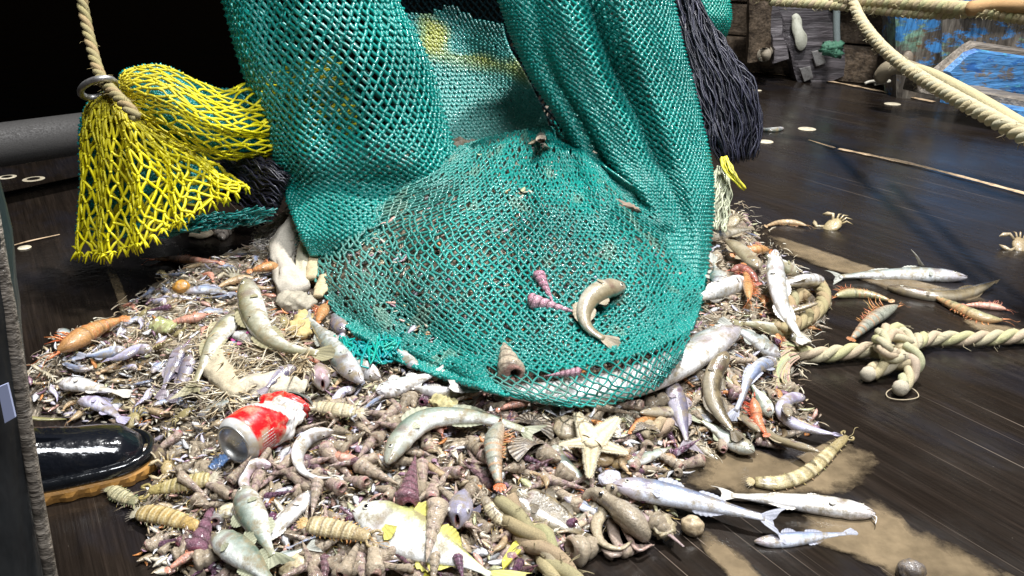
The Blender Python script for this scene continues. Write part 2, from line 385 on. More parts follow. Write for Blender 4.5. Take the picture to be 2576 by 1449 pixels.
def beam(name, a, b, wid, dep, mat, parent=None, up=(0, 0, 1), seg=24, rag=.006, seed=0):   # squared timber with worn edges
    a = Vector(a); b = Vector(b); T = (b-a).normalized(); S = T.cross(Vector(up)).normalized(); W = S.cross(T).normalized()
    mb = MB(); V = []; prof = []
    for (sx, sy) in ((-1,-1),(1,-1),(1,1),(-1,1)):
        nx = (-sx*sy)
        for kk in (0, 1):
            e = .82
            if (sx*sy > 0) == (kk == 0): prof.append((sx, sy*e))
            else: prof.append((sx*e, sy))
    n = len(prof)
    for i in range(seg+1):
        p = a.lerp(b, i/seg)
        for j, (x, y) in enumerate(prof):
            q = p+S*(x*wid/2)+W*(y*dep/2); nn = fbm(q.x*2+seed, q.y*2+q.z*2, 5, seed)*rag
            V.append(q+S*(nn*(1 if x > 0 else -1))+W*nn*.6)
    F = [(i*n+j, i*n+(j+1) % n, (i+1)*n+(j+1) % n, (i+1)*n+j) for i in range(seg) for j in range(n)]+[tuple(range(n-1, -1, -1)), tuple(seg*n+j for j in range(n))]
    mb.add(V, F); return mb.build(name, mat, parent, False)
# bulwark at the far right: foot line on the deck
A0 = PZ(1700,168,0); A1 = PZ(2215,222,0)
bd = (A1-A0).normalized(); bn = Vector((-bd.y, bd.x, 0)); bn = bn if bn.y > 0 else -bn
bul = empty('bulwark', A0, 'dark brown plank bulwark behind the leaning timber at the deck edge', 'bulwark')
for i, (z0, z1, off) in enumerate([(0, .17, .0), (.175, .33, .012), (.335, .62, .004), (.625, 1.0, .0)]):
    a = A0+bn*(.09+off)-bd*1.2+Vector((0, 0, (z0+z1)/2)); b = A1+bn*(.09+off)+bd*.7+Vector((0, 0, (z0+z1)/2))
    beam('bulwark_board', a, b, .05, z1-z0-.006, M_WB, bul, seed=i)
beam('vertical_stay', PY(1905,150,4.05), PY(1915,-60,3.95), .1, .05, M_WB, bul, up=(0,1,0), seed=9)
# leaning dark timber with filler patch
tb = empty('leaning_timber', PZ(2060,195,0), 'leaning split dark timber with a white filler patch on its face', 'timber')
Yt = PZ(2060,200,0).y-.02
beam('timber_body', PY(2070,205,Yt), PY(1975,-110,Yt+.02), .245, .12, M_WD, tb, up=(0, 1, 0), rag=.012, seed=4)
beam('timber_strip', PY(1960,150,Yt-.02), PY(1905,-110,Yt), .06, .12, M_WD, tb, up=(0, 1, 0), rag=.025, seed=6)
Yf = Yt-.075
def plate(name, px, Y, th, mat, parent, sm=False, n=None):
    P = [PY(x, y, Y) for x, y in px]
    if n: P = [Vector(q) for q in crom(P+[P[0]], n)[:-1]]
    m = len(P); mb = MB(); c = sum(P, Vector())/m
    mb.add([tuple(p) for p in P]+[tuple(p+Vector((0, -th*.8, 0))+(c-p)*.08) for p in P], [(j, (j+1) % m, m+(j+1) % m, m+j) for j in range(m)]+[tuple(m+j for j in range(m))])
    return mb.build(name, mat, parent, sm)
plate('filler_patch', [(1992,40),(2003,33),(2015,45),(2018,70),(2030,90),(2028,115),(2015,128),(2003,118),(1998,95),(1992,75)], Yf, .012, M_WHITE, tb, True, 36)
plate('metal_plate', [(2040,130),(2066,124),(2078,158),(2052,168)], Yf, .01, M_STEEL, tb)
plate('metal_plate', [(2010,172),(2038,166),(2046,196),(2022,206)], Yf, .01, M_STEEL, tb)
bt = empty('pipe_fitting', PY(1925,130,Yt-.1), 'rusty pale pipe stub sticking out of the bulwark beside the leaning timber', 'pipe fitting')
mb = MB(); q = PY(1932,128,Yt-.02); e = PY(1922,138,Yt-.2)
mb.tube([q+Vector((.03,0,.0)), q, q.lerp(e,.5), e, e+Vector((.0,.03,0))], [.03,.026,.024,.032,.02], 14, (.28,.24,.18)); mb.build('pipe', M_MATTE, bt)
plate('flange', [(1908,118),(1925,112),(1938,135),(1925,150),(1910,142)], Yt-.1, .02, M_STEEL, bt, True, 20)
cp = MB(); cp.tube(crom([PY(2106,-10,3.95),PY(2104,60,3.95),PY(2106,125,3.95)], 8), .016, 8, (.2,.24,.24)); tag(cp.build('grey_conduit', M_MATTE), 'thin grey pipe running down beside the leaning timber', 'pipe')
mb = MB()
for i in range(9):
    p = PY(2100+rnd.uniform(-20,20), 126+rnd.uniform(-9,9), 3.85); mb.ball(p, .022, (.05,.16,.10), 14, 10, (1.2,.6,.9), fn=lambda d, i=i: 1+1.1*noise.noise(d*3+Vector((i, 0, 0))))
tag(mb.build('green_rag', M_MATTE), 'small dark green rag tied round the grey pipe', 'rag')
# blue painted bulwark section
Yb = PZ(2300,235,0).y+.02
blu = empty('blue_bulwark_section', PZ(2400,240,0), 'weathered blue and green painted timbers beyond the heavy ropes', 'bulwark')
beam('upright_timber', PY(2296,260,3.75), PY(2290,-120,3.7), .19, .16, M_BL, blu, up=(0,1,0), seed=1)
beam('upright_timber', PY(2378,230,3.78), PY(2384,-120,3.78), .11, .12, M_BL, blu, up=(0,1,0), seed=2)
beam('back_board', PY(2230,40,4.0), PY(2760,70,3.4), .05, .34, M_BL, blu, seed=3)
beam('back_board', PY(2100,-60,4.1), PY(2760,-70,3.4), .05, .26, M_BL2, blu, seed=33)
beam('dark_recess_board', PY(2120,110,4.35), PY(2260,110,4.2), .05, .6, M_WD, blu, seed=5)
# hatch-like painted panel with bare wood border
plate('bare_wood_border', [(2325,190),(2420,112),(2440,102),(2760,150),(2760,330),(2576,268),(2340,205)], 3.3, .05, M_GW, blu)
plate('blue_panel', [(2372,178),(2425,130),(2450,122),(2760,168),(2760,300),(2576,252),(2400,222)], 3.24, .02, M_BL2, blu)
beam('toe_rail', PY(2290,205,3.35), PY(2760,300,2.9), .12, .05, M_GW, blu, seed=8)
beam('toe_rail', PY(2380,246,3.2), PY(2760,320,2.8), .08, .03, M_BL2, blu, seed=18)
bol = empty('wooden_cleat', PZ(2290,190,0), 'weathered rounded wooden cleat behind the heavy rope', 'cleat')
mb = MB(); mb.tube(crom([PY(2215,195,3.4),PY(2235,172,3.35),PY(2270,168,3.3),PY(2320,185,3.2)], 14), .03, 10, (.3,.25,.17)); mb.build('cleat_arm', M_MATTE, bol)
mb = MB(); mb.ball(PY(2283,150,3.35), .022, (.20,.16,.12), 14, 9, (1,.7,1.5)); mb.build('cleat_knob', M_MATTE, bol)
mb = MB(); mb.tube(crom([PY(2176,210,3.5),PY(2190,205,3.5),PY(2230,203,3.45),PY(2236,206,3.42),PY(2200,212,3.4)], 20), .006, 6, (.45,.42,.35)); tag(mb.build('loose_wire', M_MATTE), 'thin pale wire loop lying below the wooden cleat', 'wire')
# grey drum at the far left
dr = empty('winch_drum', PZ(60,420,0), 'dull grey steel roller lying across the dark deck behind the yellow net', 'roller')
mb = MB(); a = PY(-260,402,1.95); b = PY(330,318,2.42); mb.tube([a, a.lerp(b,.3), a.lerp(b,.6), b], .055, 26, (.045,.043,.042)); mb.build('drum', M_MATTE, dr)
mb = MB(); mb.tube([b, b+(b-a).normalized()*.02], .085, 26, (.06,.06,.06)); mb.build('end_flange', M_STEEL, dr)
for f in (.15, .85):
    p = a.lerp(b, f); mb = MB(); mb.tube([p+Vector((0,.05,-.04)), Vector((p.x, p.y+.05, 0))], .03, 8, (.05,.05,.05)); mb.build('drum_bracket', M_STEEL, dr)
# near post at the left edge
M_POST = m_wood('near_post_steel', (.006,.007,.009), (.018,.021,.023), (.05,.05,.05), (6, 6, 2), rough=.45)
po = empty('near_post', PZ(-20,1500,0), 'dark weathered post with pale edge at the very left', 'post')
def leanpost(pp, r, mat, name, c=(1,1,1), fl=1.):
    mb = MB(); P = crom([PY(x, y, Y) for x, y, Y in pp], 30)
    mb.tube(P, [r*(1+.06*fbm(p[2]*3, .3, 5, 2.)) for p in P], 18, c, fl); return mb.build(name, mat, po)
leanpost([(-230,60,.60),(-110,500,.60),(-55,800,.60),(-22,1100,.60),(25,1449,.60),(60,1600,.60)], .030, M_POST, 'post_body')
leanpost([(-60,60,.60),(-40,400,.60),(-4,640,.595),(36,860,.595),(72,1120,.595),(128,1449,.595),(160,1600,.595)], .0055, M_GW, 'pale_edge')  # pale strip along the post's edge
mb = MB(); pts = [(-6,975),(18,965),(38,1050),(12,1065)]
P = [PY(x, y, .563) for x, y in pts]; mb.add([tuple(p) for p in P]+[tuple(p+Vector((0,.002,0))) for p in P], [(0,1,2,3),(7,6,5,4),(0,4,5,1),(1,5,6,2),(2,6,7,3),(3,7,4,0)])
mb.build('pale_tag', NT('tag_paper').out((.38,.42,.62), .6), po, False)

# ---------------------------------------------------------------- nets
def evalgrid(G, u, v):                       # Catmull-Rom on a control grid G[row][col], u across, v down in 0..1
    G = np.asarray(G, float); R, K = G.shape[:2]
    E = np.concatenate([2*G[:1]-G[1:2], G, 2*G[-1:]-G[-2:-1]], 0); E = np.concatenate([2*E[:, :1]-E[:, 1:2], E, 2*E[:, -1:]-E[:, -2:-1]], 1)
    def base(t, m):
        t = np.clip(t, 0, 1)*(m-1)*.999999; i = t.astype(int); f = t-i
        return i, [(-f+2*f*f-f**3)/2, (2-5*f*f+3*f**3)/2, (f+4*f*f-3*f**3)/2, (-f*f+f**3)/2]
    iu, wu = base(u, K); iv, wv = base(v, R); out = 0
    for a in range(4):
        for b in range(4): out = out+E[iv+a, iu+b]*(wv[a]*wu[b])[:, None]
    return out
def strands(A, B, N, r, bow=0., col=(1, 1, 1), knots=None, seed=0, knotr=1.7):
    RS = np.random.RandomState(seed); n = len(A); T = B-A; L = np.linalg.norm(T, axis=1, keepdims=True)+1e-9; T = T/L
    S = np.cross(T, N); S /= np.linalg.norm(S, axis=1, keepdims=True)+1e-9; W = np.cross(S, T)
    r = np.broadcast_to(np.asarray(r, float).reshape(-1, 1), (n, 1))
    jit = RS.normal(0, 1, (n, 1)); V = []
    for f, q in ((0, .9), (.33, 1.1), (.67, 1.1), (1, .9)):
        c = A+(B-A)*f+S*(L*.07*jit*(4*f*(1-f)))+W*(bow*L*4*f*(1-f))
        for k in range(4):
            a = math.pi/4+k*math.pi/2; V.append(c+(S*math.cos(a)*1.2+W*math.sin(a))*r*q)
    V = np.stack(V, 1).reshape(-1, 3)
    q = np.array([(i*4+k, i*4+(k+1) % 4, (i+1)*4+(k+1) % 4, (i+1)*4+k) for i in range(3) for k in range(4)])
    Q = (np.arange(n)[:, None, None]*16+q[None]).reshape(-1, 4)
    br = (.8+.35*RS.rand(n, 1))*np.ones((1, 3)); cc = np.repeat(np.asarray(col)*br, 16, 0)
    if knots is not None:
        K, KN = knots; m = len(K); a = np.cross(KN, np.array([.3, .9, .2])); a /= np.linalg.norm(a, axis=1, keepdims=True)+1e-9; b = np.cross(KN, a)
        kr = float(np.mean(r))*knotr*(.8+.4*RS.rand(m, 1))
        KV = np.stack([K+a*kr, K+b*kr, K-a*kr, K-b*kr, K+KN*kr, K-KN*kr], 1).reshape(-1, 3)
        kq = np.array([(0,1,4,4),(1,2,4,4),(2,3,4,4),(3,0,4,4),(1,0,5,5),(2,1,5,5),(3,2,5,5),(0,3,5,5)])
        return V, Q, cc, KV, (np.arange(m)[:, None, None]*6+kq[None]).reshape(-1, 4)[:, :3], np.repeat(np.mean(np.asarray(col).reshape(-1, 3), 0)*(.9+.2*RS.rand(m, 1)), 6, 0)
    return V, Q, cc
def net(name, S, nu, nv, r, col, mat, parent, closed=False, keep=None, bow=.03, seed=0, colfn=None, wob=.12, rfn=None):
    """diamond netting of real twine laid on the surface S(u, v)"""
    RS = np.random.RandomState(seed+5)
    J, I = np.meshgrid(np.arange(nv+1), np.arange(nu+(0 if closed else 1)), indexing='ij')
    du = RS.normal(0, wob, J.shape)/nu; dv = RS.normal(0, wob, J.shape)/nv
    U = (I+.5*(J % 2))/nu; V_ = J/nv
    Uj = U+du*.6; Vj = np.clip(V_+dv*.6, 0, 1)
    if not closed: Uj = np.clip(Uj, 0, 1)
    P = S((Uj % 1. if closed else Uj).ravel(), Vj.ravel())
    e = 1e-3; uu = (U % 1. if closed else np.clip(U, 0, 1-e)).ravel(); vv = np.clip(V_, 0, 1-e).ravel()
    Pu = S((uu+e) % 1. if closed else uu+e, vv); P0 = S(uu, vv); Pv = S(uu, vv+e)
    N = np.cross(Pu-P0, Pv-P0); N /= np.linalg.norm(N, axis=1, keepdims=True)+1e-12
    view = P-np.array(CAM); sg = np.sign((N*view).sum(1, keepdims=True)); N = -N*sg
    n1 = J.shape[1]; idx = np.arange(P.shape[0]).reshape(J.shape); A = []; B = []
    for j in range(nv):
        if j % 2 == 0: offs = (0, -1)
        else: offs = (0, 1)
        for o in offs:
            tgt = np.arange(n1)+o
            if closed: tgt = tgt % n1; src = np.arange(n1)
            else:
                ok = (tgt >= 0) & (tgt < n1); src = np.arange(n1)[ok]; tgt = tgt[ok]
            A.append(idx[j][src]); B.append(idx[j+1][tgt])
    A = np.concatenate(A); B = np.concatenate(B)
    if keep is not None:
        m = keep(U.ravel()[A], V_.ravel()[A]) & keep(U.ravel()[B], V_.ravel()[B]); A = A[m]; B = B[m]
    cl = np.tile(np.array(col), (len(A), 1)) if colfn is None else colfn(U.ravel()[A], V_.ravel()[A], P[A])
    r0 = r
    if rfn is not None: r = rfn(U.ravel()[A], V_.ravel()[A])
    kn = np.unique(np.r_[A, B])
    V, Q, cc, KV, KQ, KC = strands(P[A], P[B], N[A], r, bow, cl, (P[kn]+N[kn]*r0*.5, N[kn]), seed)
    kc = np.tile(np.array(col), (len(kn), 1)) if colfn is None else colfn(U.ravel()[kn], V_.ravel()[kn], P[kn])
    KC = np.repeat(kc, 6, 0)*KC/ (np.mean(np.asarray(cl), 0)+1e-6)
    tri = np.concatenate([Q[:, [0,1,2]], Q[:, [0,2,3]]]); tri = np.concatenate([tri, KQ+len(V)])
    return fastmesh(name, np.concatenate([V, KV]), tri, mat, parent, np.concatenate([cc, KC]))
TEAL = (.003,.215,.185); TEALD = (.003,.22,.21); YEL = (.74,.66,.006)
_rk = np.random.RandomState(3)
netroot = empty('trawl_net', (0, 1.75, 0), 'teal trawl net hoisted over and spread across the heap of catch', 'fishing net')

# spread cod end, draped over the catch
rows = [[(1110,392),(1205,352),(1335,326),(1425,324),(1475,385)],
        [(900,465),(1130,470),(1330,470),(1490,480),(1660,520)],
        [(728,545),(1000,585),(1320,600),(1560,610),(1770,630)],
        [(785,690),(1010,740),(1320,750),(1600,740),(1768,725)],
        [(856,805),(1060,858),(1340,885),(1600,850),(1750,800)],
        [(905,850),(1115,925),(1380,985),(1615,940),(1725,865)],
        [(940,885),(1150,962),(1430,1024),(1625,990),(1712,905)]]
G = [[list(PH(x, y, .012)) for x, y in r_] for r_ in rows]
# finer: interpolate in picture space, drop on the mound so that the sheet hugs it
Gp = np.array([[(x, y, 0) for x, y in r_] for r_ in rows], float)
uu, vv = np.meshgrid(np.linspace(0, 1, 33), np.linspace(0, 1, 37))
pp = evalgrid(Gp, uu.ravel(), vv.ravel()).reshape(37, 33, 3)
_bf = np.array([(1700,900),(1640,935),(1580,955),(1510,972),(1440,980),(1370,982),(1300,980),(1240,972)])
def drape(x, y, i, j):
    dd = np.min(np.hypot(_bf[:, 0]-x, _bf[:, 1]-y)); u_ = i/32; v_ = j/36
    return .018+.009*noise.noise(Vector((i*.5, j*.42, 0)))+.014*noise.noise(Vector((i*.22, j*.2, 5.)))+.008*math.sin(u_*30+4*math.sin(v_*3+.5))*(1-v_)**.6+.042*math.exp(-(dd/85)**2)
GB = np.array([[list(PH(pp[j, i, 0], pp[j, i, 1], drape(pp[j, i, 0], pp[j, i, 1], i, j))) for i in range(33)] for j in range(37)])
def relax(G_, n):
    for _ in range(n):
        G2 = G_.copy(); G2[1:-1, 1:-1] = (G_[:-2, 1:-1]+G_[2:, 1:-1]+G_[1:-1, :-2]+G_[1:-1, 2:])/4; G_ = G_*.5+G2*.5
    return G_
GB = relax(GB, 1)
Sb = lambda u, v: evalgrid(GB, u, v)
def bagcol(u, v, P):
    n_ = np.array([noise.noise(Vector((p[0]*7, p[1]*7, 1.))) for p in P])[:, None]
    n2 = np.array([noise.noise(Vector((p[0]*22, p[1]*22, 7.))) for p in P])[:, None]
    mud = np.clip((n2-.3)*2, 0, .35); base = np.array(TEAL)*(1.05+.45*n_); pl = (np.exp(-((u-.1)/.2)**2-((v-.35)/.3)**2)*.45)[:, None]; base = base*(1-pl)+np.array((.2,.32,.27))*pl; return base*(1-mud)+np.array((.22,.25,.17))*mud
_rk = np.random.RandomState(3)
net('cod_end', Sb, 64, 84, .0018, TEAL, M_TEAL, netroot, seed=1, colfn=bagcol, rfn=lambda u, v: np.full(len(u), .00205), wob=.26, keep=lambda u, v: (_rk.rand(len(u)) > .008+.13*np.exp(-((u-.12)/.14)**2-((v-.5)/.3)**2)) & ~((v > .745) & (u > .37)))
net('rim_panel', lambda u, v: Sb(.355+.645*u, .735+.265*v), 21, 10, .00125, TEAL, M_TEAL, netroot, seed=19, colfn=bagcol, wob=.16, bow=.02)
# knotted bunch lying on the lower left of the cod end
mb = MB()
for i in range(70):
    t0 = rnd.random(); x = 850+t0*150; y = 870-t0*20+30*math.sin(t0*3)
    P = [PH(x+rnd.uniform(-28,28), y+rnd.uniform(-34,34), rnd.uniform(.014,.032)) for _ in range(4)]
    mb.tube(crom(P, 10), .0017, 5, (.004,.33*rnd.uniform(.8,1.2),.30))
mb.build('gathered_twine', M_TEAL, netroot)

# hoisted tubes
def tubefn(rows, fold):
    R = np.array([(L, Rr, py, Yc, ry) for (py, L, Rr, Yc, ry) in rows], float)
    def S(u, v):
        q = evalgrid(np.repeat(R[:, None, :], 2, 1), np.zeros_like(v), v)
        a = 2*np.pi*u; g = fold(u, v)
        px = (q[:, 0]+q[:, 1])/2+(q[:, 1]-q[:, 0])/2*np.cos(a)*np.where(np.abs(np.cos(a)) > .9, 1, np.minimum(1, g+.1)); Y = q[:, 3]-q[:, 4]*np.sin(a)*g
        dz = (724.5-q[:, 2]); dy = FPX*math.cos(PITCH)+dz*math.sin(PITCH); zz = dz*math.cos(PITCH)-FPX*math.sin(PITCH)
        s = Y/dy; return np.stack([(px-1288)*s, Y, .65+zz*s], 1)
    return S
foldL = lambda u, v: 1+.08*np.sin(2*np.pi*(u*5+v*.7))+.05*np.sin(2*np.pi*(u*9-v*2))
rowsL = [(-170,520,940,1.86,.15),(0,562,1000,1.82,.15),(150,602,1075,1.78,.15),(300,655,1118,1.74,.14),(400,690,1150,1.69,.12),(470,712,1180,min(1.66, PH(950,480,.016).y+.05),.085)]+[(q_, l_, r_, PH((l_+r_)/2, q_, .016).y+o_, e_) for q_, l_, r_, e_, o_ in ((530,735,1190,.06,.06),(590,758,1160,.04,.085),(640,785,1100,.02,.10))]
print('SLEEVE', [round(r_[3], 2) for r_ in rowsL])
def colL(u, v, P):
    n_ = np.array([noise.noise(Vector((p[0]*9, p[2]*9, 4.))) for p in P])[:, None]
    return np.array(TEAL)*(1.02+.35*n_)
net('left_sleeve', tubefn(rowsL, foldL), 56, 70, .0032, TEAL, M_TEAL, netroot, closed=True, seed=2, colfn=colL, keep=None)
def foldR(u, v):
    u0 = .245-.03*v; return 1-.55*np.exp(-((u-u0)/.035)**2)*(1-v*.6)-.22*np.exp(-((u-.37)/.03)**2)+.06*np.sin(2*np.pi*(u*11+v))
rowsR = [(-170,1190,1660,1.86,.14),(0,1255,1692,1.82,.14),(100,1292,1712,1.80,.14),(200,1340,1738,1.78,.13),(300,1405,1762,1.74,.12),(400,1462,1784,1.70,.11),(480,1545,1792,1.64,.10),(580,1625,1788,1.57,.08),(700,1655,1775,1.45,.06),(800,1672,1760,1.34,.04),(880,1690,1742,1.24,.02)]
net('right_sleeve', tubefn(rowsR, foldR), 70, 108, .0029, TEAL, M_TEAL, netroot, closed=True, seed=3, colfn=colL)
# flap hanging in the gap between the sleeves
rF = [[(1000,-60,2.12),(1120,-70,2.14),(1250,-60,2.10)],[(1010,60,2.1),(1140,75,2.13),(1270,95,2.05)],[(1070,180,2.06),(1200,180,2.06),(1320,190,1.98)],[(1110,290,1.96),(1240,285,1.96),(1360,270,1.92)],[(1135,372,1.9),(1250,362,1.9),(1375,310,1.88)],[(1160,415,1.9),(1270,400,1.9),(1380,350,1.9)]]
GF = np.array([[list(PY(*q)) for q in r_] for r_ in rF])
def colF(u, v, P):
    n_ = np.array([noise.noise(Vector((p[0]*14, p[2]*14, 4.))) for p in P]); y = np.clip(1.2-np.abs(v-.27+.05*n_-.08*u)/.085+n_*1.2, 0, 1)[:, None]*np.clip(1.5-u*.9, 0, .8)[:, None]; gap_shade = np.clip((v-.09)/.12, .05, 1)[:, None]  # last factor blackens the flap's top: shade of the gap put into colour
    pale = np.array((.12,.36,.32)); c = np.array(TEALD)*(1-v[:, None])+pale*v[:, None]; return (c*(1-y)+np.array((.36,.34,.02))*y)*gap_shade
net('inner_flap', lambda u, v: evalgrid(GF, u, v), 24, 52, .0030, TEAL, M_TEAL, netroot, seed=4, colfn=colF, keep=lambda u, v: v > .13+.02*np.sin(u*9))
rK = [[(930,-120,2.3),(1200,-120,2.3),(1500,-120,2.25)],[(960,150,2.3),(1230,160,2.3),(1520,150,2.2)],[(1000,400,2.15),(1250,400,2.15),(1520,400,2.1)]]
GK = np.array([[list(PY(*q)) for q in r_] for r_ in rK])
net('back_sheet', lambda u, v: evalgrid(GK, u, v), 30, 44, .0034, (.001,.008,.010), M_TEALM, netroot, seed=6)  # near-black colour stands in for the shade deep between the sleeves

# yellow outer netting, hitched by the hanging rope, over a teal liner
ynet = empty('yellow_net', PY(270,250,1.6), 'yellow netting gathered under the hanging rope with cut fringe edge', 'fishing net')
def fan(off):
    c = [[(258,238,1.62),(268,234,1.59),(282,236,1.57),(296,244,1.57),(308,254,1.60),(318,262,1.64)],
         [(216,270,1.62),(246,275,1.56),(280,285,1.53),(315,300,1.53),(350,310,1.56),(380,325,1.60)],
         [(196,345,1.62),(235,360,1.54),(285,375,1.51),(350,380,1.52),(420,375,1.55),(470,370,1.60)],
         [(198,440,1.60),(240,455,1.53),(305,465,1.50),(385,450,1.51),(465,425,1.55),(540,420,1.60)],
         [(194,540,1.58),(240,550,1.52),(310,550,1.49),(395,520,1.50),(480,475,1.54),(580,450,1.58)],
         [(190,625,1.55),(245,638,1.50),(320,622,1.47),(405,582,1.48),(505,525,1.52),(622,470,1.56)]]
    return np.array([[list(PY(x, y, Y+off)) for x, y, Y in r_] for r_ in c])
def arm(off):
    c = [[(300,248,1.66),(304,238,1.63),(306,228,1.61),(304,215,1.62),(300,205,1.66)],
         [(345,300,1.62),(350,270,1.57),(345,235,1.56),(335,200,1.58),(318,178,1.66)],
         [(430,355,1.60),(430,300,1.54),(425,250,1.54),(420,205,1.58),(405,166,1.66)],
         [(520,398,1.62),(520,345,1.57),(515,300,1.57),(510,255,1.60),(500,210,1.68)],
         [(600,405,1.66),(600,360,1.62),(598,320,1.62),(590,275,1.65),(575,228,1.72)],
         [(690,395,1.69),(690,355,1.68),(680,315,1.68),(670,270,1.69),(660,190,1.74)],
         [(790,375,1.68),(790,335,1.67),(790,290,1.66),(780,230,1.67),(770,160,1.70)],
         [(900,330,1.72),(900,300,1.71),(890,260,1.70),(870,210,1.70),(850,140,1.72)]]
    return np.array([[list(PY(x, y, Y+off)) for x, y, Y in r_] for r_ in c])
GFn = fan(0); GA = arm(0)
rip = lambda u, v, f, a: a*np.sin(2*np.pi*f*u+3*v)*np.clip(v*1.5, 0, 1)
def Sfan(G_, f=4.5, a=.014):
    def S(u, v):
        P = evalgrid(G_, u, v).copy(); P[:, 1] += rip(u, v, f, a); return P
    return S
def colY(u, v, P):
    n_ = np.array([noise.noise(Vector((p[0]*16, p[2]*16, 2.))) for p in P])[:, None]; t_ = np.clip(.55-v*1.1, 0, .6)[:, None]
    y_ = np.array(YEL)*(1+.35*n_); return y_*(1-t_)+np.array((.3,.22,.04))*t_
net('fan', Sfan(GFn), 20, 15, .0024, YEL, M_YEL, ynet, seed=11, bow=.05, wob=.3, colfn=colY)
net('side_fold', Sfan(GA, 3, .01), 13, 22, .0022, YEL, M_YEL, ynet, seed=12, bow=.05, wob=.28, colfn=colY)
def kfan(u, v): return v < .9+.05*np.sin(u*14)
net('fan_back', Sfan(fan(.045), 3, .02), 9, 11, .0025, (.62,.54,.008), M_YEL, ynet, seed=13, wob=.5)
mb = MB()                                    # frayed knots along the cut edge
ee = np.linspace(0, 1, 26); E = Sfan(GFn)(ee, np.ones(26))
for p in E:
    for k in range(7):
        d = Vector((rnd.uniform(-1,1), rnd.uniform(-1,.3), rnd.uniform(-1.4,.5))); mb.tube([Vector(p), Vector(p)+d*.006, Vector(p)+d*.012+Vector((0,0,-.003))], [.0028,.002,.001], 5, YEL)
mb.build('frayed_edge', M_YEL, ynet)
net('teal_liner', Sfan(fan(.075), 3, .01), 40, 60, .0026, TEALD, M_TEAL, ynet, seed=14, keep=lambda u, v: (v < .93), wob=.4)
net('teal_liner', Sfan(arm(.09), 3, .01), 40, 60, .0026, TEALD, M_TEAL, ynet, seed=15, wob=.4)
mb = MB()
for i in range(120):                         # teal liner tails peeping out under the cut edge
    x = 420+rnd.random()*230; y = 585-(x-420)*.14+rnd.uniform(-22,14)
    P = [PY(x+k_*26*rnd.uniform(.5,1)-20, y-k_*5+rnd.uniform(-7,7), 1.53+rnd.uniform(-.02,.03)) for k_ in range(4)]
    mb.tube(crom(P, 8), .0016, 4, (.004,.16,.15))
mb.build('liner_tail', M_TEAL, ynet)

def tassel(name, spine, wid, n, r, col, lab, mat=None, cat='twine tassel', curl=.3, seed=1, loose=.5):
    rs = random.Random(seed); mb = MB(); P = [PY(*q) for q in spine]; base = crom(P, 26)
    W = np.interp(np.linspace(0, 1, 26), np.linspace(0, 1, len(wid)), wid)
    for i in range(n):
        a = rs.uniform(-1, 1); b = rs.uniform(-1, 1)*.5; s0 = rs.random()*loose*.6; s1 = 1-rs.random()**2*loose*.5
        k0 = int(s0*25); k1 = max(k0+6, int(s1*25)); k1 = min(k1, 25); pts = []; ph = rs.uniform(0, 6); fr = rs.uniform(4, 9)
        for k in range(k0, k1+1):
            w_ = W[k]*mpp(Vector(base[k])); t = k/25
            ww = a+curl*.35*math.sin(ph+fr*t)+.1*math.sin(ph*3+fr*4*t)
            T = base[min(k+1, 25)]-base[max(k-1, 0)]; T /= np.linalg.norm(T); S_ = np.cross(T, (0, 1, 0)); S_ /= np.linalg.norm(S_)
            pts.append(base[k]+S_*w_*ww+np.array((0, 1, 0))*w_*(b+curl*.25*math.cos(ph+fr*t)))
        f = rs.uniform(.4, 1.7); mb.tube(pts, [r*rs.uniform(.7,1.2)]*(len(pts)-1)+[r*.4], 4, tuple(c*f for c in col))
    return tag(mb.build(name, mat or M_DARKTW), lab, cat)
NAVY = (.018,.018,.032)
tassel('black_twine_tassel', [(1690,-40,1.92),(1735,90,1.88),(1785,190,1.84),(1835,290,1.8),(1850,370,1.77),(1862,425,1.75)], [38,44,56,66,60,30], 700, .0019, (.02,.02,.036), 'long black twine tassel hanging beside the right edge of the teal net', seed=3, curl=.75, loose=.9)
tassel('black_twine_tassel', [(560,440,1.72),(620,455,1.68),(680,480,1.63),(720,500,1.62)], [55,55,62,60], 330, .0020, NAVY, 'black twine tassel lying between the yellow net and the teal net', seed=4)
tassel('yellow_twine_end', [(1822,395,1.72),(1830,420,1.70),(1850,450,1.68),(1878,480,1.67)], [8,12,6,3], 16, .0022, (.75,.68,.05), 'bright yellow twine end poking out of the black tassel', M_YEL, 'twine end', seed=5, loose=.2)
tassel('frayed_pale_twine', [(1815,420,1.74),(1812,470,1.70),(1800,530,1.66),(1795,580,1.62)], [12,26,34,30], 120, .0017, (.42,.44,.30), 'frayed pale green twine below the black tassel tip', M_WEED, 'twine end', seed=6)
# small net bundle hanging at the top right
sb = empty('small_net_bundle', PY(1780,20,2.3), 'small bulging teal net bundle hanging beyond the black tassel', 'fishing net')
rS = [(-120,1745,1815,2.35,.08),(0,1738,1832,2.3,.09),(50,1745,1835,2.28,.09),(90,1765,1822,2.28,.06),(112,1782,1800,2.28,.02)]
net('net_bulge', tubefn(rS, lambda u, v: 1+.05*np.sin(2*np.pi*u*4)), 34, 34, .0034, (.004,.24,.19), M_TEAL, sb, closed=True, seed=16)
net('net_lining', tubefn([(a, b+6, c-6, d, e*.85) for a, b, c, d, e in rS], lambda u, v: 1+0*u), 34, 34, .0045, (.003,.12,.10), M_TEAL, sb, closed=True, seed=17)
mb = MB()
for i in range(40):
    P = [PY(1812+rnd.uniform(-4,6)-k_*5, 98+k_*12+rnd.uniform(-2,2), 2.25) for k_ in range(4)]; mb.tube(crom(P, 6), .003, 4, (.7,.62,.01))
mb.build('yellow_tie', M_YEL, sb)

